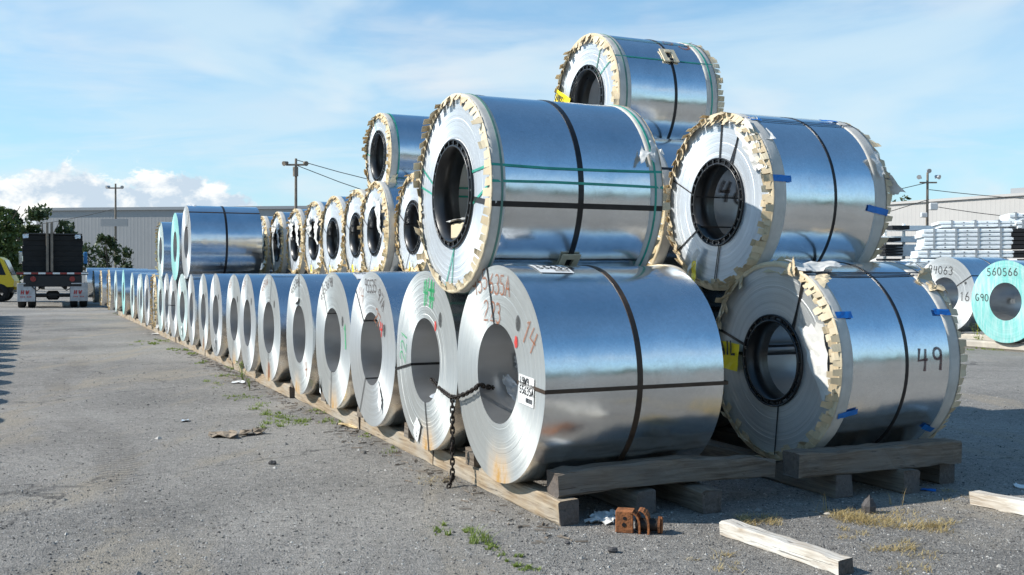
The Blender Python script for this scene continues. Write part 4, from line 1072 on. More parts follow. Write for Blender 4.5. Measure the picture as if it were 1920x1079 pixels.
# ------------------------------------------------------------------ chain
def link_mesh():
    mb = MB(); pts = []
    for i in range(13):
        a_ = 2*math.pi*i/12; pts.append((math.cos(a_)*.012 + 0, 0, math.sin(a_)*.012 + (.012 if math.sin(a_) > 0.01 else -.012 if math.sin(a_) < -.01 else 0)))
    mb.tube(pts, .0058, 6, cap=False); return mb
def plane_pt(px, py, t):
    d = Vector(((px-960)/F, 1, -(py-YH)/F)); o_ = Vector((0, 0, H))
    n = Vector((CA, SA, 0)); p_ = ST(0, t, 0)
    k = (p_ - o_).dot(n) / d.dot(n); return o_ + d*k
ch = thing('chain', 'dark rusty chain looped between the two nearest coils, hanging to the ground', 'chain', plane_pt(848, 745, -.05))
base = ch.location.copy()
lm_ = link_mesh(); proto = lm_.build('link', 'dark_iron', ch); first = True
def run(a_, b_, sag):
    global first
    n = 40; pts = [a_.lerp(b_, i/n) - Vector((0, 0, sag*4*(i/n)*(1-i/n))) for i in range(n+1)]
    tot = sum((pts[i+1]-pts[i]).length for i in range(n)); step = .034; cnt = int(tot/step)
    for k in range(cnt+1):
        d = min(tot-1e-4, k*step); i = 0
        while d > (pts[i+1]-pts[i]).length and i < n-1: d -= (pts[i+1]-pts[i]).length; i += 1
        dr = (pts[i+1]-pts[i]).normalized(); p_ = pts[i] + dr*d
        if first: o = proto; first = False
        else: o = proto.copy(); COL.objects.link(o)
        q = dr.to_track_quat('Z', 'Y').to_matrix().to_4x4() @ Matrix.Rotation(R(90*(k % 2) + random.uniform(-15, 15)), 4, 'Z')
        o.parent = ch; o.matrix_local = Matrix.Translation(p_ - base) @ q
J = plane_pt(848, 746, -.05)
run(plane_pt(810, 712, .03), J, .015)
run(J, plane_pt(900, 722, -.03), .015); run(plane_pt(900, 722, -.03), plane_pt(962, 722, .30), .02)
run(J + Vector((0, 0, -.01)), Vector((J.x, J.y, .055)), 0)
run(Vector((J.x, J.y, .05)), Vector((J.x-.02, J.y-.06, .012)), 0.0)
#@@DETAIL
# ------------------------------------------------------------------ rusty casting, rag, stones
g = ground_at(1200, 1000)
o = thing('iron_bracket', 'rusty iron bracket with two ribs and a stub lying on the gravel', 'bracket', g, R(-14))
mb = MB(); mb.bbox((-.125, -.04, 0), (-.03, -.028, .118), .004); mb.bbox((-.125, -.028, .108), (-.03, .05, .118), .003); mb.bbox((-.125, -.028, .0), (-.115, .05, .108), .003); mb.build('plate', 'rust_iron', o)
mb = MB(); mb.tube([(-.078, -.042, .045), (-.078, -.03, .045)], .012, 10); mb.tube([(-.075, -.042, .080), (-.075, -.03, .080)], .010, 10); mb.build('bolt_hole', 'core_plastic', o)
for (xx, hh) in ((-.020, .110), (.028, .124)):
    mb = MB(); pr = []
    for i in range(7):
        a_ = R(8 + 82*i/6); pr.append((xx - .045*(1-math.cos(R(90)-a_)) * 1.0, hh*math.sin(a_)))
    pr = [(xx+.018, 0.0)] + [(xx + .018 - .05*(i/6)**2.2, hh*math.sin(R(15+75*i/6))) for i in range(7)]
    for i in range(7):
        (a0, b0), (a1, b1) = pr[i], pr[i+1]; q = .011
        mb.add([(a0, -.045, b0), (a0+q, -.045, b0), (a1+q, -.045, b1+.002), (a1, -.045, b1), (a0, .045, b0), (a0+q, .045, b0), (a1+q, .045, b1+.002), (a1, .045, b1)],
               [(0, 1, 2, 3), (7, 6, 5, 4), (0, 3, 7, 4), (1, 5, 6, 2), (3, 2, 6, 7), (0, 4, 5, 1)])
    mb.build('rib', 'rust_iron', o)
mb = MB(); mb.tube([(-.02, .0, .045), (.108, .0, .045)], .034, 14); mb.build('stub', 'dark_iron', o)
mb = MB(); mb.tube([(.100, 0, .046), (.112, 0, .046)], [.046, .044], 14, smooth=False); mb.bbox((.113, -.018, .004), (.124, .012, .09), .004); mb.build('flange', 'rust_iron', o)
def loose_sheet(name, label, cat, pts, m, n=6, amp=.01, seed=0):
    rnd = random.Random(seed); p_ = [Vector(q) for q in pts]; c0 = sum(p_, Vector())/4; c0.z = 0; vs = []
    for dz in (0, .004):
        for j in range(n+1):
            for i in range(n+1):
                q = p_[0].lerp(p_[1], i/n).lerp(p_[3].lerp(p_[2], i/n), j/n) - c0
                rr_ = random.Random(seed*1000 + j*50 + i)
                q += Vector((rr_.uniform(-amp, amp), rr_.uniform(-amp, amp), .002 + rr_.uniform(0, amp*1.6) + dz)); vs.append(q)
    mb = MB(); k = (n+1)**2
    fs = [(j*(n+1)+i, j*(n+1)+i+1, (j+1)*(n+1)+i+1, (j+1)*(n+1)+i) for j in range(n) for i in range(n)]
    mb.add(vs, fs + [tuple(q+k for q in f)[::-1] for f in fs])
    o = mb.build(name, m); o.location = c0; return tag(o, label, cat)
loose_sheet('cloth_rag', 'crumpled white rag between the jutting timber ends', 'rag', [ground_at(1094, 984), ground_at(1152, 988), ground_at(1158, 964), ground_at(1118, 968)], 'paper_white', 8, .016, 1)
loose_sheet('flattened_cardboard', 'flattened weathered cardboard scrap on the open yard', 'cardboard', [ground_at(388, 822), ground_at(440, 824), ground_at(440, 814), ground_at(392, 815)], 'cardboard', 6, .02, 2)
loose_sheet('flattened_cardboard', 'curled dark cardboard strip beside the flattened scrap', 'cardboard', [ground_at(445, 822), ground_at(495, 815), ground_at(490, 811), ground_at(448, 814)], 'cardboard', 6, .03, 3)
loose_sheet('paper_litter', 'white paper litter near the bearers left of the weeds', 'litter', [ground_at(432, 720), ground_at(458, 720), ground_at(458, 716), ground_at(436, 717)], 'label_paper', 4, .01, 4)
loose_sheet('paper_litter', 'pale litter strip by the far bearers', 'litter', [ground_at(283, 628), ground_at(305, 628), ground_at(306, 625), ground_at(290, 626)], 'label_paper', 4, .01, 5)
loose_sheet('paper_litter', 'small white paper scrap near the middle bearers', 'litter', [ground_at(334, 645), ground_at(348, 645), ground_at(346, 641), ground_at(337, 642)], 'label_paper', 4, .015, 6)
loose_sheet('paper_litter', 'tiny bluish scrap alone on the open yard', 'litter', [ground_at(338, 793), ground_at(352, 792), ground_at(352, 789), ground_at(340, 790)], 'clear_film', 3, .008, 7)
loose_sheet('paper_litter', 'pale board scraps beside the sixth wedge of the bearers', 'litter', [ground_at(634, 800), ground_at(668, 806), ground_at(672, 800), ground_at(640, 796)], 'kraft_far', 4, .012, 8)
loose_sheet('paper_litter', 'blue scrap lying in shade by the 49 coil bearers', 'litter', [ground_at(1728, 921), ground_at(1757, 924), ground_at(1757, 921), ground_at(1732, 919)], 'blue_tape', 3, .003, 9)
loose_sheet('paper_litter', 'white litter in shade at the right edge', 'litter', [ground_at(1902, 915), ground_at(1925, 920), ground_at(1925, 914), ground_at(1905, 911)], 'label_paper', 4, .01, 10)
def stone(loc, r_, label=None, seed=0, m='stone_dark', sq=(1, .8, .6)):
    rnd = random.Random(seed); mb = MB(); vs = []
    for j in range(5):
        ph = -math.pi/2 + math.pi*j/4
        for i in range(7):
            q = rnd.uniform(.75, 1.2); vs.append((math.cos(ph)*math.cos(i*.8976)*q*r_*sq[0], math.cos(ph)*math.sin(i*.8976)*q*r_*sq[1], (math.sin(ph)*q+.7)*r_*sq[2]))
    mb.add(vs, [(j*7+i, j*7+(i+1) % 7, (j+1)*7+(i+1) % 7, (j+1)*7+i) for j in range(4) for i in range(7)])
    o = mb.build('stone', m); o.location = loc; return tag(o, label, 'stone')
stone(ground_at(1632, 963), .045, 'dark broken stone block at the edge of the pile shadow', 3, sq=(.9, .8, 1.3))
stone(ground_at(1150, 1038), .028, 'dark pebble on the gravel below the rusty bracket', 4)
stone(ground_at(1064, 1022), .017, 'small dark pebble left of the one below the bracket', 5)
stone(ground_at(510, 872), .03, 'lone dark stone on the open yard left of the row', 6)
stone(ground_at(1553, 968), .02, 'rounded grey pebble before the loose timber', 7, 'concrete')
# splinters and bark crumbs dropped along the front bearers
rnd = random.Random(77); mb = MB()
for k in range(420):
    g_ = ST(rnd.uniform(-1.0, 14), .06 - abs(rnd.gauss(0, .14)), .004); a_ = rnd.uniform(0, 3.14); l_ = rnd.uniform(.008, .045); d = Vector((math.cos(a_), math.sin(a_), 0))*l_; q = Vector((-d.y, d.x, 0)).normalized()*rnd.uniform(.002, .006); u3 = Vector((0, 0, .006))
    mb.add([g_-d-q, g_+d-q, g_+d+q, g_-d+q, g_-d+u3, g_+d+u3], [(0, 1, 5, 4), (3, 4, 5, 2), (0, 4, 3), (1, 2, 5)])
tag(mb.build('wood_splinters', 'wood_grey'), 'wood splinters and bark crumbs strewn beside the front bearers', None, None, 'stuff')
# loose gravel on the near ground
rnd = random.Random(12); mb = MB()
OCT = [(1, 0, 0), (-1, 0, 0), (0, 1, 0), (0, -1, 0), (0, 0, 1), (0, 0, -.3)]
OF = [(0, 2, 4), (2, 1, 4), (1, 3, 4), (3, 0, 4), (2, 0, 5), (1, 2, 5), (3, 1, 5), (0, 3, 5)]
def scatter(n, px0, px1, py0, py1, r0, r1, mi_of):
    for _ in range(n):
        q = rnd.random()**.8; py = py1 - (py1-py0)*q; g_ = ground_at(rnd.uniform(px0, px1), py)
        r_ = r0 + (r1-r0)*rnd.random()**3
        a_ = rnd.uniform(0, 6.28); ca_, sa_ = math.cos(a_), math.sin(a_); sx, sy, sz = rnd.uniform(.7, 1.3), rnd.uniform(.6, 1.1), rnd.uniform(.5, .9)
        vs = []
        for (x_, y_, z_) in OCT:
            j = rnd.uniform(.75, 1.2); x_, y_, z_ = x_*sx*r_*j, y_*sy*r_*j, z_*sz*r_*j
            vs.append((g_.x + x_*ca_ - y_*sa_, g_.y + x_*sa_ + y_*ca_, z_ + .001))
        mb.add(vs, OF, mi_of())
mi3 = lambda: rnd.choice((0, 0, 0, 1, 1, 2))
scatter(30000, -100, 2050, 700, 1110, .0022, .0105, mi3)
scatter(12000, 900, 2050, 900, 1110, .002, .007, mi3)
scatter(3500, -100, 1000, 600, 760, .005, .014, mi3)
scatter(260, -100, 2050, 620, 1110, .008, .022, mi3)
scatter(60, 250, 900, 600, 900, .01, .03, mi3)
plain('gravel_grey', (0.22, 0.21, 0.195), .9); plain('gravel_dark', (0.07, 0.066, 0.062), .9); plain('gravel_pale', (0.42, 0.40, 0.37), .9)
tag(mb.build('gravel', ['gravel_grey', 'gravel_dark', 'gravel_pale']), 'loose grey gravel chips strewn over the yard', None, None, 'stuff')
# ------------------------------------------------------------------ grass and weeds
def blades(mb, c, r_, n, hmin, hmax, wd=.004, lean=.6, rnd=random, flat=1.0):
    for _ in range(n):
        a_ = rnd.uniform(0, 6.28); q = r_*math.sqrt(rnd.random()); p_ = Vector((c.x + math.cos(a_)*q, c.y + math.sin(a_)*q*flat, 0))
        h_ = rnd.uniform(hmin, hmax); b_ = rnd.uniform(0, 6.28); l_ = h_*lean*rnd.uniform(.3, 1.3)
        d = Vector((math.cos(b_), math.sin(b_), 0)); sd = Vector((-d.y, d.x, 0))*wd/2
        mb.add([p_-sd, p_+sd, p_+d*l_*.4+sd*.8+Vector((0, 0, h_*.65)), p_+d*l_*.4-sd*.8+Vector((0, 0, h_*.65)), p_+d*l_+Vector((0, 0, h_))], [(0, 1, 2, 3), (3, 2, 4)])
rg = random.Random(21); mb = MB()
for k in range(26):                                  # low sprawling mat in the foreground
    f = rg.random(); q = rg.gauss(0, 7)
    blades(mb, ground_at(868 + 130*f + q, 996 + 80*f - q*.2), rg.uniform(.008, .03), rg.randrange(8, 34), .006, .02 + .05*(abs(f-.2) < .12), .005, 1.3, rg)
for (px, py, wx, n) in ((545, 792, 40, 22), (530, 780, 25, 10), (500, 802, 26, 8), (455, 746, 30, 14), (425, 706, 26, 12), (480, 765, 16, 9), (590, 772, 20, 6), (275, 645, 18, 16), (310, 640, 16, 10), (248, 597, 6, 8), (322, 656, 20, 8), (225, 590, 16, 8), (400, 722, 14, 6), (345, 657, 14, 6), (430, 690, 16, 8), (618, 790, 12, 6), (380, 680, 14, 7), (830, 1000, 14, 5), (1855, 655, 26, 12), (1830, 648, 22, 8), (178, 551, 18, 8), (350, 664, 20, 8), (505, 778, 20, 8), (690, 822, 14, 5), (736, 846, 12, 4)):
    for k in range(n):
        g_ = ground_at(px + rg.gauss(0, wx*.6), py + rg.gauss(0, 3.2)*(py-515)/250)
        blades(mb, g_, rg.uniform(.01, .07), rg.randrange(6, 26), .004, rg.uniform(.012, .05) if px != 248 else rg.uniform(.1, .36), .007 if py > 700 else .012, 1.4 if px != 248 else .4, rg)
tag(mb.build('grass', 'weed_green'), 'short green grass tufts along the bearers and in the foreground', None, None, 'stuff')
mb = MB()
for (px, py, r_, n, h0, h1) in ((1600, 972, .20, 420, .004, .05), (1640, 985, .18, 300, .004, .04), (1740, 990, .10, 200, .01, .07), (1770, 985, .06, 60, .01, .05), (1680, 968, .2, 160, .004, .03), (1690, 1030, .07, 120, .005, .05), (1725, 1042, .12, 80, .003, .03),
        (1425, 985, .09, 200, .01, .045), (1400, 976, .06, 60, .01, .03), (1356, 1045, .06, 60, .005, .03), (1720, 1072, .05, 50, .01, .04), (1585, 1000, .06, 80, .005, .03), (1800, 930, .08, 60, .005, .03), (640, 765, .2, 120, .01, .03), (455, 715, .3, 100, .01, .03), (810, 905, .12, 80, .005, .03), (1370, 1070, .06, 40, .005, .03)):
    [blades(mb, ground_at(px + rg.gauss(0, 20), py + rg.gauss(0, 5)), r_*.55, n//4, h0*.6, h1*.7, .003, 3.0, rg) for _ in range(6)]
for (px, py) in ((1530, 962), (1546, 958), (1552, 960), (1672, 948), (1693, 952)):
    blades(mb, ground_at(px, py), .01, 3, .06, .13, .003, .5, rg)
tag(mb.build('dry_grass', 'grass_dry'), 'flattened straw-coloured dry grass near the loose timbers', None, None, 'stuff')
def weed(px, py, h_, label, n=16, flower=False, seed=0):
    rnd = random.Random(seed); g_ = ground_at(px, py); o = thing('weed', label, 'weed', g_)
    mb = MB(); lf = MB()
    for k in range(4):
        a_ = rnd.uniform(0, 6.28); l_ = h_*rnd.uniform(.1, .35); hh = h_*rnd.uniform(.7, 1)
        tip = Vector((math.cos(a_)*l_, math.sin(a_)*l_, hh)); mb.tube([(0, 0, 0), tip*.5 + Vector((0, 0, hh*.06)), tip], [.004, .003, .0015], 5)
        for j in range(n):
            f = .2 + .8*j/n; p_ = tip*f; b_ = rnd.uniform(0, 6.28); d = Vector((math.cos(b_), math.sin(b_), rnd.uniform(.1, .7))).normalized()*h_*.16*rnd.uniform(.6, 1.2); sd = d.cross(Vector((0, 0, 1))).normalized()*h_*.03
            lf.add([p_, p_+d*.5+sd, p_+d, p_+d*.5-sd], [(0, 1, 2, 3)])
    mb.build('stem', 'weed_green', o); lf.build('leaf_clump', 'weed_green', o)
    if flower:
        q = MB(); n_ = 9; t_ = Vector((0.0, 0, h_))
        for j in range(n_):
            a_ = 6.28*j/n_; d = Vector((math.cos(a_)*.04, -.02, math.sin(a_)*.04)); sd = Vector((math.cos(a_+1.57)*.012, 0, math.sin(a_+1.57)*.012)); q.add([t_, t_+d*.6+sd, t_+d, t_+d*.6-sd], [(0, 1, 2, 3)])
        q.tube([(0, 0, 0), (0, 0, h_)], .004, 5); q.build('flower', 'yellow_tag', o)
weed(455, 716, .30, 'tall leafy weed growing beside the bearers near the litter', seed=1)
weed(626, 783, .13, 'small leafy weed against the front bearer by the fourth coil', seed=2)
weed(468, 732, .16, 'low spreading weed on the yard side of the tall leafy one', seed=5)
weed(1834, 652, .55, 'yellow-flowered weed between the 94063 coil and the turquoise coil', 10, True, seed=3)
# ------------------------------------------------------------------ right-hand coils on their kerb
def rcoil(px, py, hpx, D, L, label, fm, t_=None, seg=80, om='steel_bright', lift=None):
    Y = F*D/hpx; p_ = at(px, py, Y)
    c = thing('steel_coil', label, 'steel coil', p_, A, 'coils standing in the right background')
    coil_body(c, D, L, D*.23, om, fm, seg, 5, int(px)); return c, p_
c, pa = rcoil(1885, 566, 155, 1.49, 1.5, 'turquoise-edged coil marked 560566 and G90 at the right edge', 'coil_edge_turquoise')
writing(c, '560566', face_map(.40, .47, 0), .14, .02, 'marker_black', .82, .05); writing(c, 'G90', face_map(.65, .0, 0), .13, .02, 'marker_black', .8, .03)
crumpled(c, [(.5, .30, -.05), (.62, .30, -.05), (.62, .30, .04), (.5, .30, .04)], 'label_paper', 'label_sticker', 2, .003)
c, pb = rcoil(1771, 553, 142, 1.60, 1.5, 'pale-edged coil marked 94063 and 16 behind the 49 coil', 'coil_edge')
writing(c, '94063', face_map(.44, .46, -4), .17, .022, 'marker_black', .8, .05); writing(c, '16', face_map(-.40, -.12, 0), .19, .022, 'marker_black', .7, .03)
spot(c, -.55, .25, .03, .03, 'spray_black'); circ_strap(c, 1.6, .8, .03)
eye_strap(c, 1.6, .368, 1.5, 150, .02)
c, _ = rcoil(1668, 538, 96, 1.5, 1.4, 'coil with pale edge mostly hidden behind the 49 coil', 'coil_edge'); circ_strap(c, 1.5, .7, .03); eye_strap(c, 1.5, .345, 1.4, 110, .03)
c, _ = rcoil(1716, 526, 88, 1.55, 1.4, 'farther coil whose top shows left of the 94063 coil', 'coil_edge_white'); circ_strap(c, 1.55, .7, .03)
c, _ = rcoil(1800, 522, 82, 1.5, 1.4, 'farther coil behind the top of the 94063 coil', 'coil_edge'); circ_strap(c, 1.5, .7, .03)
for i, (q, D_) in enumerate(((pb, 1.6), (pa, 1.49))):
    zt = q.z - D_/2
    mb = MB(); hh = max(.1, zt - .002)
    mb.bbox((-1.2, -.15, 0), (2.6, .15, hh), .03)
    o = mb.build('kerb_block', 'concrete'); o.location = (q.x + .25*CA, q.y + .25*SA, 0); o.rotation_euler = (0, 0, A + R(90))
    tag(o, ['worn concrete kerb carrying the 94063 coil', 'worn concrete kerb carrying the turquoise 560566 coil'][i], 'kerb')
# ------------------------------------------------------------------ stacked profiles at the right
def bundle(px0, px1, py0, py1, Y, label, nsl, endblack=True, straps=4, group='bundles of white metal profiles at the right', rz=R(-13), dep=1.4):
    a_ = at(px0, py1, Y); b_ = at(px1, py0, Y); L = b_.x - a_.x; h_ = b_.z - a_.z
    o = thing('profile_bundle', label, 'metal bundle', (a_.x, a_.y, a_.z), rz, group)
    ph = h_/nsl; me = None
    for k in range(nsl):
        if me is None:
            mb = MB(); mb.add([(0, 0, 0), (L, 0, 0), (L, -.05, ph*.25), (0, -.05, ph*.25), (0, -.05, ph*.7), (L, -.05, ph*.7), (0, 0, ph*.93), (L, 0, ph*.93), (0, dep, ph*.93), (L, dep, ph*.93), (0, dep, 0), (L, dep, 0)],
                              [(0, 1, 2, 3), (3, 2, 5, 4), (4, 5, 7, 6), (6, 7, 9, 8), (0, 3, 4, 6, 8, 10), (1, 11, 9, 7, 5, 2), (8, 9, 11, 10)])
            s_ = mb.build('profile', 'zinc_panel', o); me = s_.data
        else:
            s_ = bpy.data.objects.new('profile', me); COL.objects.link(s_); s_.parent = o
        s_.location = (random.uniform(-.04, .04), 0, k*ph)
    for k in range(straps):
        x_ = L*(k+.5)/straps; mb = MB(); mb.box((x_-.03, -.065, -.01), (x_+.03, -.055, h_+.02)); mb.box((x_-.03, -.065, h_+.01), (x_+.03, dep, h_+.02)); mb.build('strap', 'lamp_metal', o)
        mb = MB(); x2 = x_ + L/straps/2
        if x2 < L:
            for j in range(nsl): mb.box((x2-.02, -.056, j*ph+ph*.4), (x2+.02, -.051, j*ph+ph*.58))
            mb.build('punch_marks', 'profile_black', o, 'stuff')
    if endblack:
        mb = MB()
        for k in range(nsl): mb.box((L+.002, -.045, k*ph+.01), (L+.75, dep, k*ph+ph*.9))
        mb.build('black_end', 'profile_black', o)
    return o
YB = 31
bundle(1730, 1884, 430, 468, YB, 'strapped bundle of white profiles with a black right end, middle of the stack', 5)
bundle(1718, 1884, 470, 484, YB, 'thin white profile bundle right under the strapped one', 2)
bundle(1700, 1890, 486, 512, YB, 'lowest white profile bundle resting on the ground blocks', 3, straps=5)
bundle(1762, 1925, 415, 427, YB+.3, 'topmost white profile layer of the stack', 2, False)
bundle(1890, 1990, 400, 428, YB+3, 'raised pale bundle behind the stack at the right edge', 3, False)
bundle(1905, 1990, 414, 430, YB-.3, 'small black-ended bundle on top at the right edge', 2, True)
for i, (y0, y1, x0, x1) in enumerate(((422, 431, 1674, 1708), (445, 453, 1662, 1693), (458, 480, 1660, 1696), (485, 489, 1655, 1697), (499, 506, 1660, 1700))):
    a_ = at(x0, y1, 34); b_ = at(x1, y0, 34)
    o = thing('profile_bundle', ['short black-ended profile pack, topmost left of the white stack', 'thin black-ended pack second from top left of the white stack', 'thick black-ended pack in the middle left of the white stack', 'thin black-ended pack under the thick one', 'lowest black-ended pack left of the white stack'][i], 'metal bundle', (a_.x, a_.y, a_.z), R(4), 'black-ended profile packs left of the white stack')
    n_ = max(1, int((b_.z-a_.z)/.09)); ph = (b_.z-a_.z)/n_
    for k in range(n_):
        mb = MB(); mb.box((random.uniform(-.03, .03), 0, k*ph+.01), (b_.x-a_.x-random.uniform(0, .06), .5, k*ph+ph*.88)); mb.build('profile_end', 'profile_black', o)
    mb = MB(); mb.box((.02, .5, 0), (b_.x-a_.x+2.2, 1.2, b_.z-a_.z)); mb.build('profile', 'zinc_panel', o)
o = thing('storage_rack', 'pale metal rack frame holding the black-ended packs', 'rack', at(1655, 515, 34.8) * 1.0, R(4))
o.location.z = 0
hz = at(1700, 420, 34.8).z
for x_ in (.1, .75, 2.1):
    mb = MB(); mb.bbox((x_-.04, .02, 0), (x_+.04, .12, hz), .01); mb.build('post', 'zinc_panel', o)
for z_ in (.4, 1.15, 1.62, 2.1, 2.6):
    mb = MB(); mb.bbox((-.4, -.08, z_), (3.2, 0.0, z_+.06), .01); mb.build('beam', 'zinc_panel', o)
mb = MB(); mb.box((0, .3, 0), (3.2, 2.6, .4)); mb.build('base', 'zinc_panel', o)
o = thing('storage_rack', 'second pale support frame under the white profile bundles', 'rack', at(1700, 515, 30.6), R(2)); o.location.z = 0
for x_ in (.2, 1.4, 2.8, 4.0):
    mb = MB(); mb.bbox((x_-.08, 0.5, 0), (x_+.08, 1.4, 1.42), .02); mb.build('post', 'concrete', o)
#@@TRUCK
# ------------------------------------------------------------------ truck seen from behind
YT = 43.0
pt = at(99, 577, YT)
W2 = 1.36
tr = thing('flatbed_truck', 'black flatbed truck seen from behind with dark load and white mudflaps', 'truck', (pt.x, YT, 0), R(23.6))
zd = at(99, 510, YT).z + .0
mb = MB(); mb.bbox((-W2, 0, zd-.14), (W2, 9.5, zd), .02); mb.build('deck', 'truck_black', tr)
mb = MB(); mb.bbox((-W2+.25, -.03, zd-.62), (W2-.25, .25, zd-.15), .02); mb.bbox((-.55, .3, zd-.7), (-.40, 9, zd-.15), .01); mb.bbox((.40, .3, zd-.7), (.55, 9, zd-.15), .01); mb.build('chassis', 'truck_black', tr)
mb = MB()
for k in range(10):
    x_ = -W2 + k*2*W2/10
    mb.box((x_, -.024, zd-.10), (x_+2*W2/10, -.004, zd-.03), k % 2)
mb.build('reflective_strip', ['red_lens', 'label_paper'], tr)
# load of tarped, strapped packs
mb = MB(); rt = random.Random(4)
mb2 = MB()
for k in range(7):
    mb.bbox((-W2+.22+rt.uniform(-.02, .02), .3+rt.uniform(0, .03), zd+.01+k*.215), (W2-.20+rt.uniform(-.02, .02), 7.0, zd+.222+k*.215), .008)
mb.build('load', 'tarp_black', tr)
mb = MB(); mb.bbox((-W2+.30, .26, zd+1.53), (W2-.22, 7, zd+1.60), .02); mb.build('load_cover', 'truck_black', tr)
for x_ in (-W2+.24, W2-.5): crumpled(tr, [(x_, .25, zd+1.38), (x_+.22, .25, zd+1.4), (x_+.22, .25, zd+1.56), (x_, .25, zd+1.54)], 'clear_film', 'film_scrap', 2, .01, 5)
for x_ in (-.20, -.03):
    mb = MB(); mb.bbox((x_-.05, .05, zd), (x_+.05, .15, zd+2.05), .01); mb.build('stake', 'pole_wood', tr)
for sx in (-1, 1):
    mb = MB(); xc = sx*(W2-.36)
    vs = []; 
    mb.bbox((xc-.34, -.02, .27), (xc+.34, .0, 1.02), .008); mf = mb.build('mudflap', 'flap_grey', tr)
    tb = MB()
    strokes(tb, 'HW', lambda u, v, xc=xc: (xc-.20+u+v*.15, -.026, .56+v), .17, .045, 1.05, .0); tb.build('logo', 'red_print', mf)
    tb = MB(); strokes(tb, 'HAW HAW', lambda u, v, xc=xc: (xc-.21+u, -.026, .43+v), .06, .014, 1.0, .0); tb.build('lettering', 'red_print', mf)
    mb = MB(); mb.bbox((xc-.30, -.06, .98), (xc-.02 if sx < 0 else xc+.1, -.02, 1.03), .01); mb.build('flap_hanger', 'lamp_metal', tr)
    for dx in (-.19, .19):
        wt = MB(); n = 20; rw = .50
        prof = [(-.14, .26), (-.14, .46), (-.10, rw), (.10, rw), (.14, .46), (.14, .26)]
        wt.lathe(prof, 28); wh = wt.build('tyre', 'rubber', tr); wh.location = (xc+dx, .75, rw)
        hb = MB(); hb.lathe([(-.12, .26), (-.08, .1), (.08, .1), (.12, .26)], 20); hb.build('rim', 'chrome', wh)
        c_ = wh.copy(); COL.objects.link(c_); c_.location = (xc+dx, 2.1, rw); d_ = wh.children[0].copy(); COL.objects.link(d_); d_.parent = c_
        if dx*sx > 0:
            c_ = wh.copy(); COL.objects.link(c_); c_.location = (xc, 10.4, rw); d_ = wh.children[0].copy(); COL.objects.link(d_); d_.parent = c_
    mb = MB(); mb.tube([(sx*(W2-.62), -.10, zd-.30), (sx*(W2-.62), -.03, zd-.30)], .11, 14); mb.build('tail_light', 'red_lens', tr)
    mb = MB(); mb.bbox((sx*(W2+.10)-.09, 9.0, 1.9), (sx*(W2+.10)+.09, 9.15, 2.5), .03); mb.tube([(sx*(W2-.1), 9.1, 2.4), (sx*(W2+.12), 9.1, 2.4)], .02, 6); mb.build('mirror', 'blue_paint' if sx > 0 else 'chrome', tr)
for (x0_, x1_) in ((-.9, -.3), (.2, .85)):
    mb = MB(); mb.tube([(x0_, -.02, zd-.5), ((x0_+x1_)/2, -.08, zd-.78), (x1_, .1, zd-.55)], .02, 6); mb.build('hose', 'rubber', tr)
mb = MB(); mb.bbox((-W2+.1, 9.2, .9), (W2-.1, 11.2, 2.9), .12); mb.build('cab', 'truck_black', tr)
mb = MB(); mb.bbox((-W2+.70, .1, .50), (W2-.70, .16, .56), .01); mb.tube([(-.9, .6, .5), (.9, .6, .5)], .07, 8); mb.bbox((-.25, .45, .32), (.25, .8, .7), .08); mb.build('axle', 'truck_black', tr)
mb = MB(); mb.tube([(W2+.0, 2.6, .75), (W2+.0, 3.7, .75)], .28, 14); mb.build('fuel_tank', 'chrome', tr)
# yellow yard vehicle at the left edge
py_ = at(2, 533, 52)
yv = thing('yard_tractor', 'yellow yard vehicle with sloping cab window at the left edge', 'vehicle', (py_.x, 52, 0), R(18))
zt = at(14, 482, 52).z
mb = MB()
prof = [(-1.7, .75), (.55, .75), (.60, 1.05), (.45, 1.35), (.12, zt-.15), (-.1, zt), (-1.7, zt)]
n = len(prof); vs = [(x_, 0, z_) for x_, z_ in prof] + [(x_, 1.9, z_) for x_, z_ in prof]
mb.add(vs, [tuple(range(n)), tuple(range(2*n-1, n-1, -1))] + [(i, i+n, (i+1) % n + n, (i+1) % n) for i in range(n)])
mb.build('cab', 'yellow_paint', yv)
mb = MB(); mb.add([(-1.0, -.012, 1.35), (.22, -.012, 1.35), (-.05, -.012, zt-.2), (-1.0, -.012, zt-.2)], [(0, 1, 2, 3)]); mb.add([(.475, .2, 1.36), (.475, 1.7, 1.36), (.14, 1.7, zt-.14), (.14, .2, zt-.14)], [(0, 1, 2, 3)]); mb.build('window', 'dark_glass', yv)
mb = MB(); mb.bbox((-2.2, .1, .45), (.5, 1.8, .75), .03); mb.build('chassis', 'truck_black', yv)
for (x_, y_) in ((-.1, .1), (-1.5, .1), (-.1, 1.6), (-1.5, 1.6)):
    wt = MB(); wt.lathe([(-.14, .2), (-.14, .42), (-.1, .46), (.1, .46), (.14, .42), (.14, .2)], 24); q = wt.build('wheel', 'rubber', yv); q.location = (x_, y_, .46); q.rotation_euler = (0, 0, R(90))
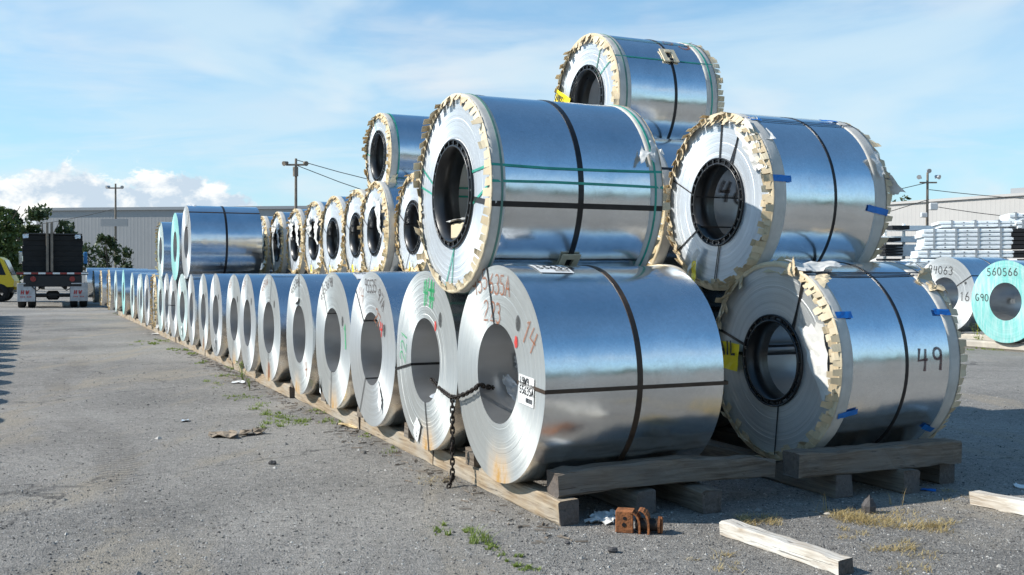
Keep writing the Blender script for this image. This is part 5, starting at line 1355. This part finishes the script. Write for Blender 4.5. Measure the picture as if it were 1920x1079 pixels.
mb = MB(); mb.bbox((.9, .6, 1.2), (1.05, .7, 2.3), .01); mb.bbox((.45, .6, .6), (1.1, .7, .75), .01); mb.build('mirror_post', 'yellow_paint', yv)
# ------------------------------------------------------------------ far coils beyond the front row
def fcoil(px, py, hpx, D, L, label, fm, om='steel_satin'):
    Y = F*D/hpx; p_ = at(px, py, Y); p_.z = D/2 + .1
    c = thing('steel_coil', label, 'steel coil', p_, A, 'coils beyond the far end of the front row')
    coil_body(c, D, L, D*.23, om, fm, 48, 4, int(px)); return c
c = fcoil(217, 536, 78, 1.42, 1.3, 'pale-edged coil just beyond the turquoise coil ending the row', 'coil_edge_pale')
c = fcoil(205, 536, 76, 1.45, 1.3, 'crumpled wrapped coil between truck and front row', 'coil_edge'); tabs(c, 1.45, 1.3, lambda a_, r_: r_.gauss(30, 20), far=True, layers=2)
c = fcoil(190, 532, 66, 1.45, 1.3, 'second coil right of the truck', 'coil_edge_white'); tabs(c, 1.45, 1.3, lambda a_, r_: r_.gauss(30, 20), far=True, layers=2)
c = fcoil(176, 528, 60, 1.45, 1.3, 'coil touching the truck outline on its right', 'coil_edge'); tabs(c, 1.45, 1.3, lambda a_, r_: r_.gauss(30, 20), far=True, layers=1)
for i, (px, Y) in enumerate(((162, 62), (185, 66), (212, 70))):
    c = thing('steel_coil', ['distant low coil behind the truck tail', 'distant low coil behind the group beyond the row', 'distant low coil farthest right beyond the row'][i], 'steel coil', (P2(px, Y)[0], Y, .9), A, 'coils beyond the far end of the front row'); coil_body(c, 1.75, 2.2, .35, 'steel_satin', 'coil_edge', 40, 3, i)
# row of coils left of the picture whose shadows reach into it
for k in range(24):
    s = 3.2 + 1.27*k + .35*(k % 7 == 3)
    c = thing('steel_coil', 'bare coil left of the view, casting a rounded shadow tooth on the yard', 'steel coil', ST(s, -5.55, .63), A, 'coils left of the view whose shadows show')
    if k == 0: cb = coil_body(c, 1.24, 1.2, .3, 'steel_satin', 'coil_edge', 48, 3, 1)
    else: q = cb.copy(); COL.objects.link(q); q.parent = c
